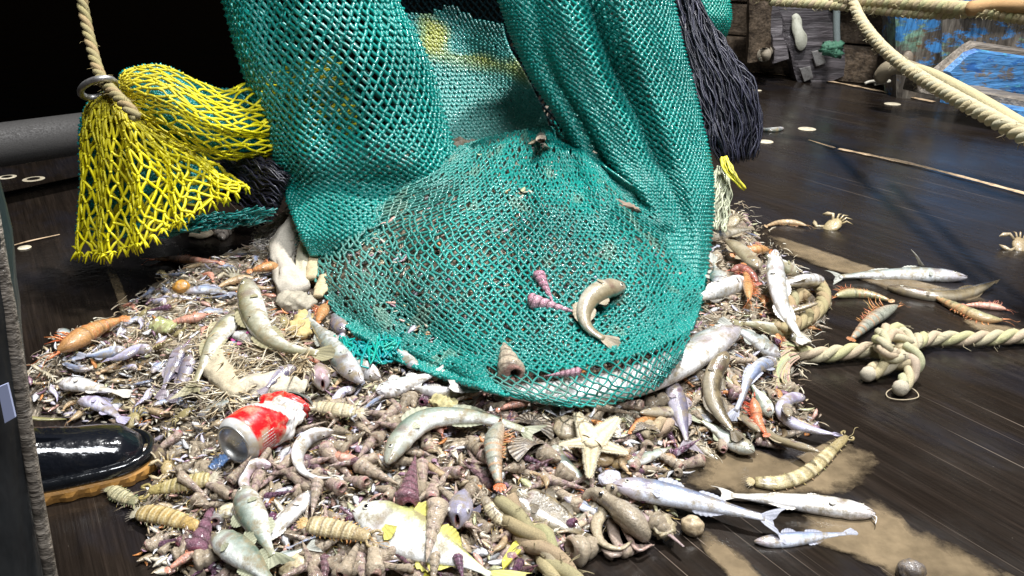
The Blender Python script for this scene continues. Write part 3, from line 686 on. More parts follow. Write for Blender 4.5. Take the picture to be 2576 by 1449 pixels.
# ---------------------------------------------------------------- ropes
RC = (.58,.50,.32)
def rope(name, P, R, label, col=RC, pitch=5.2, strands_=3, cat='rope', n=None, fuzz=0, parent=None, twist=1, group=None, ends=True):
    P = np.array([list(p) for p in P]); L = np.sum(np.linalg.norm(np.diff(P, axis=0), axis=1))
    n = n or int(min(700, max(30, L/(pitch*R)*12))); B = crom(P, n); ds = L/n; mb = MB()
    u = Vector((.2,.3,1)); fr = []
    for i in range(n):
        T = Vector(B[min(i+1, n-1)]-B[max(i-1, 0)]).normalized(); S_ = T.cross(u).normalized(); W = S_.cross(T); u = W; fr.append((S_, W))
    for s in range(strands_):
        pts = []
        for i in range(n):
            a = twist*2*math.pi*(i*ds/(pitch*R)+s/strands_); S_, W = fr[i]; pts.append(Vector(B[i])+(S_*math.cos(a)+W*math.sin(a))*R*.5)
        mb.tube(pts, R*(.56 if strands_ == 3 else .5), 8, tuple(c*rnd.uniform(.9,1.08) for c in col))
    for i in range(fuzz):
        k_ = rnd.randrange(n); S_, W = fr[k_]; a = rnd.uniform(0, 6.28); d = S_*math.cos(a)+W*math.sin(a); p = Vector(B[k_])+d*R*.9
        mb.tube([p, p+d*R*.35+Vector((rnd.uniform(-1,1),rnd.uniform(-1,1),0))*R*.3, p+d*R*.5+Vector((rnd.uniform(-1,1),rnd.uniform(-1,1),-.3))*R*.7], R*.035, 3, tuple(c*1.1 for c in col))
    o = mb.build(name, M_ROPE, parent)
    if label: tag(o, label, cat, group)
    return o
# hanging rope with ring hitching the yellow net
rope('hanging_rope', [PY(190,-120,1.72),PY(206,0,1.70),PY(226,100,1.66),PY(252,190,1.60),PY(285,232,1.53),PY(320,268,1.49),PY(345,298,1.48)], .0105, 'thin twisted rope hanging from above down to the yellow net', (.42,.33,.15), fuzz=60)
mb = MB(); c = PY(246,222,1.575); n = 40; pts = []
ax = (PY(300,198,1.56)-PY(190,255,1.60)); ax.normalize(); bx = Vector((0,-.92,.1)).normalized()
for i in range(n+1):
    a = 2*math.pi*i/n; pts.append(c+ax*.042*math.cos(a)+bx*.030*math.sin(a)+Vector((0,0,.012*math.sin(a))))
mb.tube(pts, .0062, 10, (.6,.6,.58), caps=False); tag(mb.build('steel_ring', M_STEEL), 'oval steel ring around the hanging rope above the yellow net', 'ring')
# heavy ropes, top right
rope('heavy_rope', [PY(2140,-10,2.75),PY(2165,50,2.6),PY(2220,120,2.35),PY(2300,185,2.1),PY(2400,245,1.85),PY(2500,300,1.66),PY(2576,342,1.55),PY(2700,400,1.4)], .0165, 'heavy twisted rope slanting down to the deck in front of the blue timbers', fuzz=120)
mb = MB(); mb.tube(crom([PY(2290,172,2.3),PY(2340,185,2.15),PY(2420,225,1.95),PY(2500,272,1.75),PY(2576,318,1.62),PY(2700,385,1.45)], 40), [.007]+[.014]*38+[.012], 12, (.56,.49,.28)); tag(mb.build('smooth_rope', M_ROPE), 'smooth straight pale rope lying along the upper side of the heavy twisted rope', 'rope')
rope('stretched_rope', [PY(1890,-14,3.0),PY(2080,-2,2.8),PY(2250,6,2.6),PY(2420,20,2.4),PY(2576,44,2.2),PY(2700,60,2.1)], .0185, 'thick pale rope stretched across the top of the blue timbers', (.52,.46,.25), pitch=3.2, fuzz=150)
rope('stretched_rope', [PY(1940,2,2.9),PY(2120,14,2.75),PY(2250,28,2.6),PY(2340,34,2.5),PY(2440,30,2.42),PY(2576,20,2.3),PY(2700,14,2.2)], .0165, 'thick pale rope crossing just below the other stretched rope', (.53,.47,.27), pitch=3.2, fuzz=150)
mb = MB(); mb.tube(crom([PY(2440,22,2.36),PY(2500,16,2.3),PY(2576,14,2.2),PY(2700,10,2.1)], 16), .02, 10, (.6,.36,.16)); tag(mb.build('orange_worn_rope', M_ROPE), 'orange stained rope end on top of the stretched ropes', 'rope')
# knotted rope on the right
D0 = lambda x, y, z=.017: PZ(x, y, z)
kr = empty('knotted_rope', D0(2260,880), 'pale twisted rope with a big knot lying on the deck, frayed at its end', 'rope')
rope('rope_length', [D0(2720,838),D0(2576,845),D0(2450,852),D0(2340,852),D0(2300,862,.03),D0(2262,895,.036),D0(2230,888,.042),D0(2215,856,.046),D0(2228,834,.046),D0(2260,832,.042),D0(2280,852,.036),D0(2272,885,.026),D0(2180,880,.02),D0(2060,893),D0(2010,888)], .0132, None, parent=kr, fuzz=90, pitch=6)
rope('knot_loop', [D0(2250,900,.034),D0(2226,878,.052),D0(2224,852,.056),D0(2246,842,.058),D0(2276,860,.05),D0(2292,886,.03),D0(2295,915,.02)], .0115, None, parent=kr, pitch=6)
rope('rope_tail', [D0(2270,875,.04),D0(2290,905,.035),D0(2245,912,.026),D0(2190,938,.014)], .0135, None, parent=kr, pitch=6)
rope('rope_tail', [D0(2285,870,.05),D0(2305,910,.035),D0(2290,940,.02),D0(2268,972,.014)], .0125, None, parent=kr, pitch=6)
for x, y in ((2184,941),(2266,976)):
    mb = MB(); mb.ball(D0(x, y, .014), .0125, (.62,.55,.42), 12, 8, fn=lambda d: 1+.15*noise.noise(d*4)); mb.build('sealed_end', M_ROPE, kr)
mb = MB(); mb.tube(crom([D0(2262,970,.006),D0(2232,985,.004),D0(2235,1000,.003),D0(2270,1006,.003),D0(2308,1000,.003),D0(2305,985,.005),D0(2275,965,.01)], 40), .0009, 5, (.55,.45,.3)); mb.build('loose_fibre', M_ROPE, kr)
mb = MB()
for i in range(150):
    a = rnd.uniform(-1, 1); b = rnd.uniform(-1, 1)
    P = [PH(2012, 888+a*10, .018), PH(1985+b*4, 900+a*22, .02), PH(1965+b*10+a*14, 935+a*26, .016), PH(1975+a*26, 978+a*5, .006)] if i % 2 else [PH(2012, 888+a*12, .018), PH(1992, 890+a*26, .02+.006*b), PH(1972+b*8, 898+a*40, .014)]
    mb.tube(crom(P, 10), .0013, 4, tuple(c*rnd.uniform(.7,1.1) for c in RC))
mb.build('frayed_tassel', M_ROPE, kr)
rope('rope_bight', [PH(1950,830,.012),PH(1975,792,.012),PH(1990,760,.014),PH(2010,742,.016),PH(2030,750,.02)], .0135, 'pale rope piece under the white fish beside the loop', (.42,.34,.19), fuzz=30)
rope('rope_bight', [PH(1960,830,.02),PH(2010,812,.02),PH(2060,778,.02),PH(2072,742,.02),PH(2058,712,.02)], .0135, 'pale curved rope bight curling out behind the stout white fish', (.42,.34,.19), fuzz=30)
rope('thick_plaited_rope', [PH(1268,1258,.018),PH(1290,1300,.02),PH(1320,1345,.022),PH(1362,1378,.022),PH(1400,1420,.02),PH(1440,1470,.018),PH(1500,1560,.018)], .0150, 'thick muddy plaited rope running out under the lower edge of the heap', (.42,.35,.2), pitch=7, strands_=3, fuzz=60)
rope('thick_plaited_rope', [PH(1330,1350,.016),PH(1360,1340,.02),PH(1372,1360,.024),PH(1376,1400,.02),PH(1388,1455,.018),PH(1400,1560,.018)], .0130, 'muddy rope strand doubled back beside the thick plaited rope', (.45,.38,.22), pitch=7, fuzz=40)
rope('short_rope_piece', [PH(1608,1095,.012),PH(1640,1078,.016),PH(1680,1068,.014)], .0125, 'short end of rope showing between the starfish and the grey fish tail', (.5,.42,.25), pitch=6, fuzz=20)
# ---------------------------------------------------------------- the heap's own bed: mud, shredded weed and grit
k = NT('heap_mud'); n1 = k.noise(22, 6, .75); n2 = k.noise(120, 5, .75); n3 = k.noise(9, 4, .6)
c = k.ramp(n1, [(.28, (.18,.14,.10)), (.45, (.32,.26,.19)), (.55, (.42,.35,.26)), (.68, (.52,.45,.34)), (.8, (.6,.55,.47))])
c = k.mix(c, k.ramp(n2, [(.3, .35), (.7, 1.3)]), 1., 'MULTIPLY')
vo = k.n('ShaderNodeTexVoronoi'); vo.inputs['Scale'].default_value = 95; tc = k.n('ShaderNodeTexCoord'); k.l(tc.outputs['Object'], vo.inputs['Vector'])
hs = k.n('ShaderNodeSeparateColor'); k.l(vo.outputs['Color'], hs.inputs[0])
c = k.mix(c, k.ramp(hs.outputs[0], [(0, (.30,.24,.15)), (.35, (.12,.085,.06)), (.6, (.42,.4,.36)), (.75, (.28,.17,.15)), (.9, (.55,.5,.42)), (1, (.4,.18,.07))], 'CONSTANT'), k.ramp(k.noise(30, 3), [(.45, 0), (.6, .5)]))
b = k.bump(n1, .9, .012); b = k.bump(n2, .9, .004, b)
M_HEAP = k.out(c, k.ramp(n2, [(.3, .2), (.7, .55)]), b); k.b.inputs['Coat Weight'].default_value = .3
ny, nx = H.shape; st = 1
rough = np.array([[noise.noise(Vector((x*55, y*55, 0)))*.6+noise.noise(Vector((x*130, y*130, 3)))*.4 for x in gx] for y in gy])
HH = H+np.where(H > .006, rough*.012, 0)
mask = (H > -.005); V = np.stack([GX, GY, HH-.004], -1).reshape(-1, 3); idx = np.arange(V.shape[0]).reshape(ny, nx)
q = np.stack([idx[:-1, :-1], idx[:-1, 1:], idx[1:, 1:], idx[1:, :-1]], -1)
mk = (mask[:-1, :-1] | mask[:-1, 1:] | mask[1:, 1:] | mask[1:, :-1]); Q = q[mk]
used = np.unique(Q); rem = -np.ones(len(V), int); rem[used] = np.arange(len(used))
hb = fastmesh('catch_debris', V[used], rem[Q], M_HEAP); tag(hb, kind='stuff')

def in_poly(px, py, poly):
    c = False; n = len(poly)
    for i in range(n):
        x1, y1 = poly[i]; x2, y2 = poly[(i+1) % n]
        if (y1 > py) != (y2 > py) and px < (x2-x1)*(py-y1)/(y2-y1)+x1: c = not c
    return c
WEEDZ = [(120,860),(330,760),(400,700),(570,650),(700,590),(760,640),(800,760),(900,860),(980,930),(940,1010),(760,960),(640,1040),(520,1090),(400,1060),(120,1030),(60,960)]
NETZ = [(735,560),(775,700),(845,800),(945,885),(1150,962),(1300,1012),(1450,1024),(1610,990),(1722,905),(1770,760),(1785,560),(1640,480),(1430,345),(1200,370),(980,450)]
# weed strands
def weedmass(name, n, zone, cols, box, rad=(.0005, .0013), ln=(.012, .05), lift=.012, seed=1, curl=.35):
    rs = random.Random(seed); mb = MB(); k_ = 0
    while k_ < n:
        x = rs.uniform(box[0], box[2]); y = rs.uniform(box[1], box[3])
        if not in_poly(x, y, zone): continue
        dens = noise.noise(Vector((x/60, y/45, seed*3.)))
        if dens < rs.uniform(-.6, .25): continue
        k_ += 1; p = PH(x, y, 0)+Vector((0, 0, rs.uniform(-.002, lift)))
        base = noise.noise(Vector((x/90, y/70, 9.)))*6+rs.uniform(-.7, .7); L = rs.uniform(*ln); pts = [p]; a = base; el = rs.uniform(-.2, .35)
        for _ in range(4):
            a += rs.uniform(-curl, curl)*2; el += rs.uniform(-.5, .3); pts.append(pts[-1]+Vector((math.cos(a)*math.cos(el), math.sin(a)*math.cos(el), math.sin(el)))*L/4)
        col = rs.choice(cols); f = rs.uniform(.6, 1.25); r = rs.uniform(*rad)
        mb.tube(pts, [r, r*1.2, r*1.1, r*.8, r*.3], 3, tuple(c*f for c in col), caps=False)
    return tag(mb.build(name, M_WEED), kind='stuff')
STRAW = [(.58,.5,.36), (.64,.57,.44), (.42,.33,.22), (.7,.66,.56), (.36,.3,.22), (.54,.44,.3)]
weedmass('shredded_weed', 2000, WEEDZ, STRAW, (60, 590, 990, 1090), seed=1, ln=(.008,.03))
weedmass('shredded_weed', 1500, [(1770,500),(1880,520),(2020,680),(2060,820),(2000,1000),(1900,1120),(1700,1160),(1690,1000),(1780,760)], STRAW+[(.3,.22,.14)], (1690,500,2080,1160), seed=2, ln=(.01,.035))
weedmass('shredded_weed', 1500, [(300,1080),(700,1040),(1200,1010),(1700,1040),(1700,1300),(1400,1420),(560,1449),(300,1300)], [(.2,.15,.09), (.3,.23,.14), (.5,.36,.12), (.14,.1,.07)], (300,1010,1700,1449), seed=3, ln=(.006,.02), rad=(.0004,.0009))
weedmass('fibrous_straw', 1000, [(480,870),(640,830),(800,880),(880,930),(860,970),(700,960),(640,1010),(560,1060),(480,1000)], [(.62,.52,.36), (.7,.62,.46), (.5,.38,.22)], (480,830,880,1060), seed=4, ln=(.02,.05), lift=.02, rad=(.0007,.0016), curl=.2)
weedmass('pale_fluff', 700, [(640,590),(740,540),(770,640),(720,690),(640,640)], [(.6,.56,.48), (.68,.62,.58)], (640,540,770,690), seed=5, ln=(.008,.022), lift=.02, curl=.9)
# scraps: torn fins, scales, leg pieces, small peel like bits
HEAPZ = [(60,930),(140,870),(330,780),(400,700),(570,645),(700,590),(780,700),(860,810),(960,900),(1160,970),(1310,1030),(1450,1035),(1620,1000),(1740,910),(1780,720),(1780,540),(1880,545),(1930,620),(2040,700),(2070,800),(2000,900),(2000,980),(2080,1080),(1900,1120),(1740,1140),(1700,1290),(1500,1345),(1380,1449),(400,1449),(340,1380),(420,1240),(400,1100),(100,1040)]
def scraps(n, zone, box, seed, off=(.0, .010), pale=1.12):
    rs = random.Random(seed); mb = MB(); k_ = 0
    COLS = [(.62,.56,.45)]*4+[(.5,.4,.26)]*3+[(.36,.28,.18)]*3+[(.66,.66,.68)]*3+[(.5,.47,.56)]*2+[(.6,.36,.3)]*2+[(.62,.25,.08)]*1+[(.3,.18,.24)]*2+[(.5,.5,.3)]*1+[(.2,.15,.11)]*2
    while k_ < n:
        x = rs.uniform(box[0], box[2]); y = rs.uniform(box[1], box[3])
        if not in_poly(x, y, zone): continue
        k_ += 1; p = PH(x, y, 0)+Vector((0, 0, rs.uniform(*off))); L = rs.uniform(.004, .013); w_ = L*rs.uniform(.18, .5); a = rs.uniform(0, 6.28)
        u = Vector((math.cos(a), math.sin(a), rs.uniform(-.5, .6))).normalized(); s = u.cross(Vector((rs.uniform(-.6,.6), rs.uniform(-.9,.3), 1))).normalized(); nn = s.cross(u); cv = rs.uniform(-.5, .5)*L; V = []
        col = rs.choice(COLS); f = rs.uniform(.75, 1.15); col = tuple(q*f*pale for q in col)
        for t_, ww in ((-1, .15), (-.5, .8), (.1, 1.), (.65, .6), (1, .1)):
            c0 = p+u*L*t_+nn*cv*t_*t_
            V += [c0-s*w_*ww, c0+nn*w_*.35*ww, c0+s*w_*ww, c0-nn*w_*.3*ww]
        mb.add([tuple(v) for v in V], [(i*4+j, i*4+(j+1) % 4, (i+1)*4+(j+1) % 4, (i+1)*4+j) for i in range(4) for j in range(4)], col)
    return tag(mb.build('catch_scraps', M_SHRIMP), kind='stuff')
scraps(6000, HEAPZ, (60, 540, 2090, 1449), 51)
scraps(2300, NETZ, (740, 345, 1790, 1010), 52, (-.002, .009))
# grit and tiny shell bits
mb = MB()
for i in range(3800):
    while True:
        x = rnd.uniform(120, 2100); y = rnd.uniform(560, 1449)
        p = PH(x, y, 0)
        if hz(p.x, p.y) > .004: break
    r = rnd.uniform(.0012, .0038); cx = rnd.choice([(.5,.46,.38),(.3,.22,.13),(.2,.14,.09),(.65,.62,.6),(.42,.2,.1),(.25,.15,.2),(.36,.3,.18)])
    V = [p+Vector((rnd.uniform(-1,1), rnd.uniform(-1,1), rnd.uniform(.2,1)))*r*1.3 for _ in range(4)]
    mb.add([tuple(v) for v in V], [(0,1,2),(0,2,3),(0,3,1),(1,3,2)], cx)
tag(mb.build('shell_grit', M_SHELLC, None, False), kind='stuff')

# ---------------------------------------------------------------- creature builders
SPOTS = []                                   # picture places already taken by a hand placed thing
def pts_on(px, off, n):
    return crom([PH(x, y, off) for x, y in px], n)
PROF = {'goby': [(0,.18),(.03,.42),(.08,.66),(.16,.88),(.26,1),(.42,.93),(.6,.72),(.78,.48),(.9,.33),(1,.28)],
        'jack': [(0,.08),(.04,.34),(.1,.62),(.2,.88),(.34,1),(.5,.9),(.68,.56),(.84,.24),(.94,.12),(1,.14)],
        'carp': [(0,.14),(.04,.42),(.1,.66),(.2,.92),(.33,1),(.5,.9),(.68,.6),(.85,.32),(.95,.24),(1,.27)],
        'eel': [(0,.35),(.04,.62),(.1,.85),(.2,.95),(.4,1),(.65,.9),(.85,.55),(1,.12)],
        'long': [(0,.2),(.04,.5),(.1,.78),(.2,.97),(.35,1),(.6,.95),(.8,.7),(1,.3)],
 'flat': [(0,.1),(.05,.4),(.12,.68),(.25,.93),(.42,1),(.62,.85),(.8,.5),(.93,.2),(1,.16)]}
PAL = {  # back, flank, belly, head, tail
 'silver': ((.10,.13,.12),(.42,.46,.45),(.78,.8,.8),(.45,.42,.46),(.35,.34,.28)),
 'white': ((.45,.46,.44),(.78,.78,.78),(.85,.84,.84),(.74,.70,.72),(.55,.5,.42)),
 'olive': ((.17,.16,.09),(.42,.41,.31),(.75,.75,.68),(.28,.25,.18),(.3,.26,.13)),
 'brown': ((.07,.055,.035),(.15,.12,.075),(.3,.26,.19),(.13,.10,.07),(.12,.09,.05)),
 'tan': ((.22,.18,.11),(.36,.31,.22),(.5,.46,.38),(.34,.28,.2),(.32,.26,.17)),
 'lav': ((.28,.27,.38),(.46,.44,.62),(.62,.6,.74),(.5,.44,.52),(.42,.38,.5)),
 'blue': ((.14,.17,.26),(.36,.42,.58),(.66,.7,.8),(.4,.34,.38),(.34,.33,.36)),
 'green': ((.13,.17,.13),(.40,.45,.40),(.76,.79,.75),(.35,.36,.3),(.3,.29,.16)),
 'pink': ((.42,.28,.32),(.66,.55,.6),(.78,.72,.75),(.62,.48,.54),(.5,.3,.3)),
 'greyviolet': ((.11,.10,.15),(.24,.22,.29),(.45,.42,.5),(.2,.17,.22),(.25,.2,.22)),
 'big': ((.15,.15,.16),(.74,.73,.72),(.88,.87,.86),(.33,.29,.32),(.5,.45,.4)),
 'trevally': ((.40,.42,.16),(.72,.77,.72),(.86,.87,.86),(.8,.8,.74),(.55,.58,.3))}
def fish(label, px, hw, pal='silver', prof='goby', side=1, roll=0., lift=0., flat=.62, tail='round', fins=True, eye=True, cat='fish', name='fish',
         group=None, N=(0,-.45,.9), rise=None, barb=False, tsz=1., finc=None, zoff=None, spots=0.):
    SPOTS.append((px, hw))
    hw = hw*.88; p0 = PH(*px[len(px)//2]); hm = hw*mpp(p0); rs = random.Random(hash(label) % 9999 if False else len(label)*131+int(px[0][0]))
    off = (hm*flat*.75+lift) if zoff is None else zoff
    n = 34; P = pts_on(px, off, n)
    # even out steps over the rough heap
    for _ in range(6): P[1:-1] = P[1:-1]*.5+(P[:-2]+P[2:])*.25
    if rise: P[:, 2] += np.interp(np.linspace(0, 1, n), [a for a, b in rise], [b for a, b in rise])
    root = empty(name, tuple(P[n//2]), label, cat, group)
    N = Vector(N).normalized(); pr = PROF[prof]; pc = PAL[pal]; m = 18; mb = MB(); V = []; CC = []; fr = []
    hts = np.interp(np.linspace(0, 1, n), [a for a, b in pr], [b for a, b in pr])*hm
    sd = rs.uniform(0, 99)
    for i in range(n):
        T = Vector(P[min(i+1, n-1)]-P[max(i-1, 0)]).normalized(); B = N.cross(T).normalized()*side; W = T.cross(B).normalized()
        if W.dot(N) < 0: W = -W
        Dv = B*math.cos(roll)+W*math.sin(roll); Wv = W*math.cos(roll)-B*math.sin(roll); fr.append((T, Dv, Wv)); t = i/(n-1)
        ft = flat+(1-flat)*.35*max(0, 1-t*4)
        if t > .8: ft *= 1-(t-.8)*2.6
        for k_ in range(m):
            a = 2*math.pi*k_/m; ca, sa = math.cos(a), math.sin(a)
            gill = 1+(.035 if t < .21 else -.03 if t < .25 else 0)
            q = Vector(P[i])+Dv*(hts[i]*ca*gill)+Wv*(hts[i]*ft*sa*gill*(1-.1*ca)); V.append(q)
            nz = noise.noise(q*90+Vector((sd, 0, 0)))*.22; x = ca+nz
            def ss(a_, b_, v): v = min(max((v-a_)/(b_-a_), 0), 1); return v*v*(3-2*v)
            c_ = lerpc(pc[2], pc[1], ss(-.45, -.05, x)); c_ = lerpc(c_, pc[0], ss(.25, .75, x))
            c_ = lerpc(pc[3], c_, ss(.10, .24, t)*.8+.2); c_ = lerpc(c_, pc[4], ss(.82, 1, t)*.7)
            if spots and noise.noise(q*260+Vector((0, sd, 0))) > .33: c_ = lerpc(c_, (.06,.05,.05), spots)
            if .205 < t < .25 and abs(ca) < .75: c_ = lerpc(c_, (.12,.05,.05), .55)
            f = 1+.22*noise.noise(q*70+Vector((0, 0, sd)))+.12*noise.noise(q*200+Vector((0, 0, sd))); c_ = lerpc(c_, pc[0], .45*math.exp(-((ca-.12)/.07)**2)) if abs(sa) > .5 and t > .26 else c_; CC.append(tuple(z*f for z in c_))
    F = [(i*m+k_, i*m+(k_+1) % m, (i+1)*m+(k_+1) % m, (i+1)*m+k_) for i in range(n-1) for k_ in range(m)]
    # snout cap and tail cap
    T0 = fr[0][0]; V.append(Vector(P[0])-T0*hts[0]*.5); CC.append(pc[3]); s0 = len(V)-1; F += [(k_, s0, (k_+1) % m) for k_ in range(m)]
    V.append(Vector(P[-1])); CC.append(pc[4]); s1 = len(V)-1; F += [((n-1)*m+(k_+1) % m, s1, (n-1)*m+k_) for k_ in range(m)]
    mb.add([tuple(v) for v in V], F, np.array(CC)); mb.build('body', M_FISH, root)
    fc = finc or lerpc(pc[4], pc[1], .3)
    if tail != 'none':
        T, Dv, Wv = fr[-1]; mb = MB(); V = []; CC = []; R_ = 12; S_ = 5; L = hm*1.7*tsz; he = hts[-1]*.9
        for a in range(R_+1):
            s = a/R_*2-1
            ln_ = {'fork': .55+.45*abs(s)**1.3, 'round': 1-.25*s*s, 'point': 1-.75*abs(s)}[tail]*L*(1+.07*rs.uniform(-1, 1)); sp = {'fork': 1.15, 'round': .75, 'point': .3}[tail]*hm*tsz
            for b_ in range(S_):
                f = b_/(S_-1); V.append(Vector(P[-2])+T*ln_*f+Dv*(s*(he*(1-f)+sp*f**.8))+Wv*(math.sin(f*2+s*3+sd)*.10*L*f)); CC.append(tuple(z*(.75+.5*(a % 2))*(1-.15*f) for z in fc))
        F = [(a*S_+b_, a*S_+b_+1, (a+1)*S_+b_+1, (a+1)*S_+b_) for a in range(R_) for b_ in range(S_-1)]
        mb.add([tuple(v) for v in V], F, np.array(CC)); mb.build('tail_fin', M_FIN, root)
    if fins:
        def finstrip(nm, t0, t1, hgt, sgn, slope=.5):
            mb = MB(); V = []; CC = []; K_ = 14
            for a in range(K_+1):
                f = a/K_; i = min(n-1, int((t0+(t1-t0)*f)*(n-1))); fr_t = (t0+(t1-t0)*f)*(n-1)-i; T, Dv, Wv = fr[i]; c0 = Vector(P[i])+(Vector(P[min(i+1, n-1)])-Vector(P[i]))*fr_t
                e = hgt*hm*(math.sin(math.pi*min(1, f*1.1+.08))**.6)*(1-.5*f)*(1 if a % 2 else .82)
                b0 = c0+Dv*sgn*hts[i]*.88; V += [b0, b0+Dv*sgn*(e*.5+hts[i]*.1)+T*e*slope*.4, b0+Dv*sgn*(e+hts[i]*.1)+T*e*slope+Wv*(.25*e*math.sin(sd+f*3))]
                CC += [tuple(z*(.8+.4*(a % 2)) for z in fc)]*3
            F = [(3*a+b_, 3*a+b_+1, 3*a+b_+4, 3*a+b_+3) for a in range(K_) for b_ in range(2)]
            mb.add([tuple(v) for v in V], F, np.array(CC)); mb.build(nm, M_FIN, root)
        finstrip('dorsal_fin', .3, .5, .62, 1); finstrip('dorsal_fin', .56, .78, .4, 1); finstrip('anal_fin', .55, .78, .38, -1)
        T, Dv, Wv = fr[int(.27*n)]; c0 = Vector(P[int(.26*n)]); h_ = hts[int(.26*n)]; sg = 1 if Wv.dot(N) >= 0 else -1
        mb = MB(); V = []; CC = []
        for a in range(8):
            s = a/7*1.2-.6; d = (T*math.cos(s-.35)-Dv*math.sin(s+.5)*1.0+Wv*sg*.15).normalized()
            for b_ in range(4): V.append(c0-Dv*h_*.25+Wv*sg*h_*flat*.9+d*hm*.85*b_/3*(1-.25*abs(s))+Dv*s*-.05*hm); CC.append(tuple(z*(.8+.4*(a % 2)) for z in fc))
        mb.add([tuple(v) for v in V], [(a*4+b_, a*4+b_+1, a*4+b_+5, a*4+b_+4) for a in range(7) for b_ in range(3)], np.array(CC)); mb.build('pectoral_fin', M_FIN, root)
    if eye:
        i = int(.095*n); T, Dv, Wv = fr[i]; h_ = hts[i]; ft = flat+(1-flat)*.35*(1-.38)
        for sg in (1, -1):
            e = Vector(P[i])+Dv*h_*.32+Wv*sg*h_*ft*.90; r_ = h_*.27; ax = (Wv*sg+Dv*.2).normalized(); rot = ax.to_track_quat('Z', 'Y').to_matrix()
            mb = MB(); mb.ball(e, r_, lambda d: (.008,.008,.01) if d.z > .78 else ((.75,.72,.6) if d.z > .35 else (.2,.2,.2)), 14, 12, (1, 1, .6), rot); mb.build('eye', M_EYE, root)
            if roll == 0 and sg == -1: pass
        mb = MB(); T0, D0_, W0 = fr[0]                          # mouth slit
        a0 = Vector(P[0])-T0*hts[0]*.42-D0_*hts[0]*.1; a1 = Vector(P[2])-D0_*hts[2]*.38
        arc = [a1+W0*hts[2]*flat*1.15, a0.lerp(a1, .4)+W0*hts[1]*flat*1.0, a0, a0.lerp(a1, .4)-W0*hts[1]*flat*1.0, a1-W0*hts[2]*flat*1.15]
        mb.tube(crom(arc, 12), hm*.035, 5, (.10,.04,.04)); mb.build('mouth', M_FISH, root)
    if barb:
        T0, D0_, W0 = fr[0]
        for sg in (1, -1):
            mb = MB(); a = Vector(P[1])-D0_*hts[1]*.5; mb.tube(crom([a, a-T0*hm*.3+W0*sg*hm*.2-D0_*hm*.5, a-T0*hm*.2-D0_*hm*1.1], 10), [hm*.04]*9+[hm*.01], 5, pc[2]); mb.build('barbel', M_FISH, root)
    return root
def gape(label, px, hw, pal='pink', lift=.01, dirpx=(0, 40), cat='fish', group=None):   # head pointing at the viewer with an open mouth
    SPOTS.append(([px, (px[0]+dirpx[0], px[1]-dirpx[1])], hw))
    pc = PAL[pal]; p = PH(px[0], px[1], lift+.006); s = hw*mpp(p); b_ = PH(px[0]-dirpx[0], px[1]-dirpx[1], lift)
    ax = (b_-p).normalized(); root = empty('fish', tuple(p), label, cat, group)
    rings = []; V = []; CC = []; n = 20; up = Vector((0, 0, 1)); S_ = ax.cross(up).normalized(); W = S_.cross(ax)
    prof = [(.55,.05,.4,1),(.25,.10,.5,1),(.0,.16,.62,0),(-.10,.24,.74,0),(0,.40,.88,0),(.3,.62,1.0,0),(.8,.85,1.1,0),(1.5,.98,1.15,0),(2.4,.9,1.05,0),(3.2,.6,.8,0),(4,.2,.4,0)]
    for i, (d, rx, rz, inn) in enumerate(prof):
        for k_ in range(n):
            a = 2*math.pi*k_/n; q = p+ax*d*s+S_*(math.cos(a)*rx*s*1.15)+W*(math.sin(a)*rz*s)
            V.append(q); cc_ = (.25,.03,.04) if inn else lerpc(pc[2], pc[0], min(1, max(0, math.sin(a)*.8+.1+noise.noise(q*120)*.4)))
            CC.append((.12,.01,.02) if i == 0 else (.62,.3,.34) if i == 2 else cc_)
    mb = MB(); mb.add([tuple(v) for v in V], [(i*n+k_, i*n+(k_+1) % n, (i+1)*n+(k_+1) % n, (i+1)*n+k_) for i in range(len(prof)-1) for k_ in range(n)]+[tuple(range(n))], np.array(CC)); mb.build('head', M_FISH, root)
    for sg in (1, -1):
        mb = MB(); e = p+ax*.75*s+S_*sg*.82*s+W*.5*s; rot = (S_*sg+W*.4-ax*.2).to_track_quat('Z', 'Y').to_matrix()
        mb.ball(e, .24*s, lambda d: (.01,.01,.01) if d.z > .75 else (.7,.66,.6), 12, 10, (1,1,.6), rot); mb.build('eye', M_EYE, root)
    for sg in (1, -1):
        mb = MB(); f0 = p+ax*1.5*s+S_*sg*1.0*s; V = []
        for a in range(6):
            d = (ax*.5+S_*sg*.9+W*(.5-a*.22)).normalized()
            for b2 in range(3): V.append(f0+d*s*.9*b2/2)
        mb.add([tuple(v) for v in V], [(a*3+c_, a*3+c_+1, a*3+c_+4, a*3+c_+3) for a in range(5) for c_ in range(2)], pc[1]); mb.build('gill_fin', M_FIN, root)
    return root
ORANGE = ((.5,.26,.10),(.66,.2,.07)); TANS = ((.42,.31,.18),(.5,.3,.15)); PINKS = ((.6,.32,.24),(.68,.24,.14)); OLV = ((.34,.32,.17),(.62,.25,.1)); GREYS = ((.32,.33,.27),(.6,.28,.12))
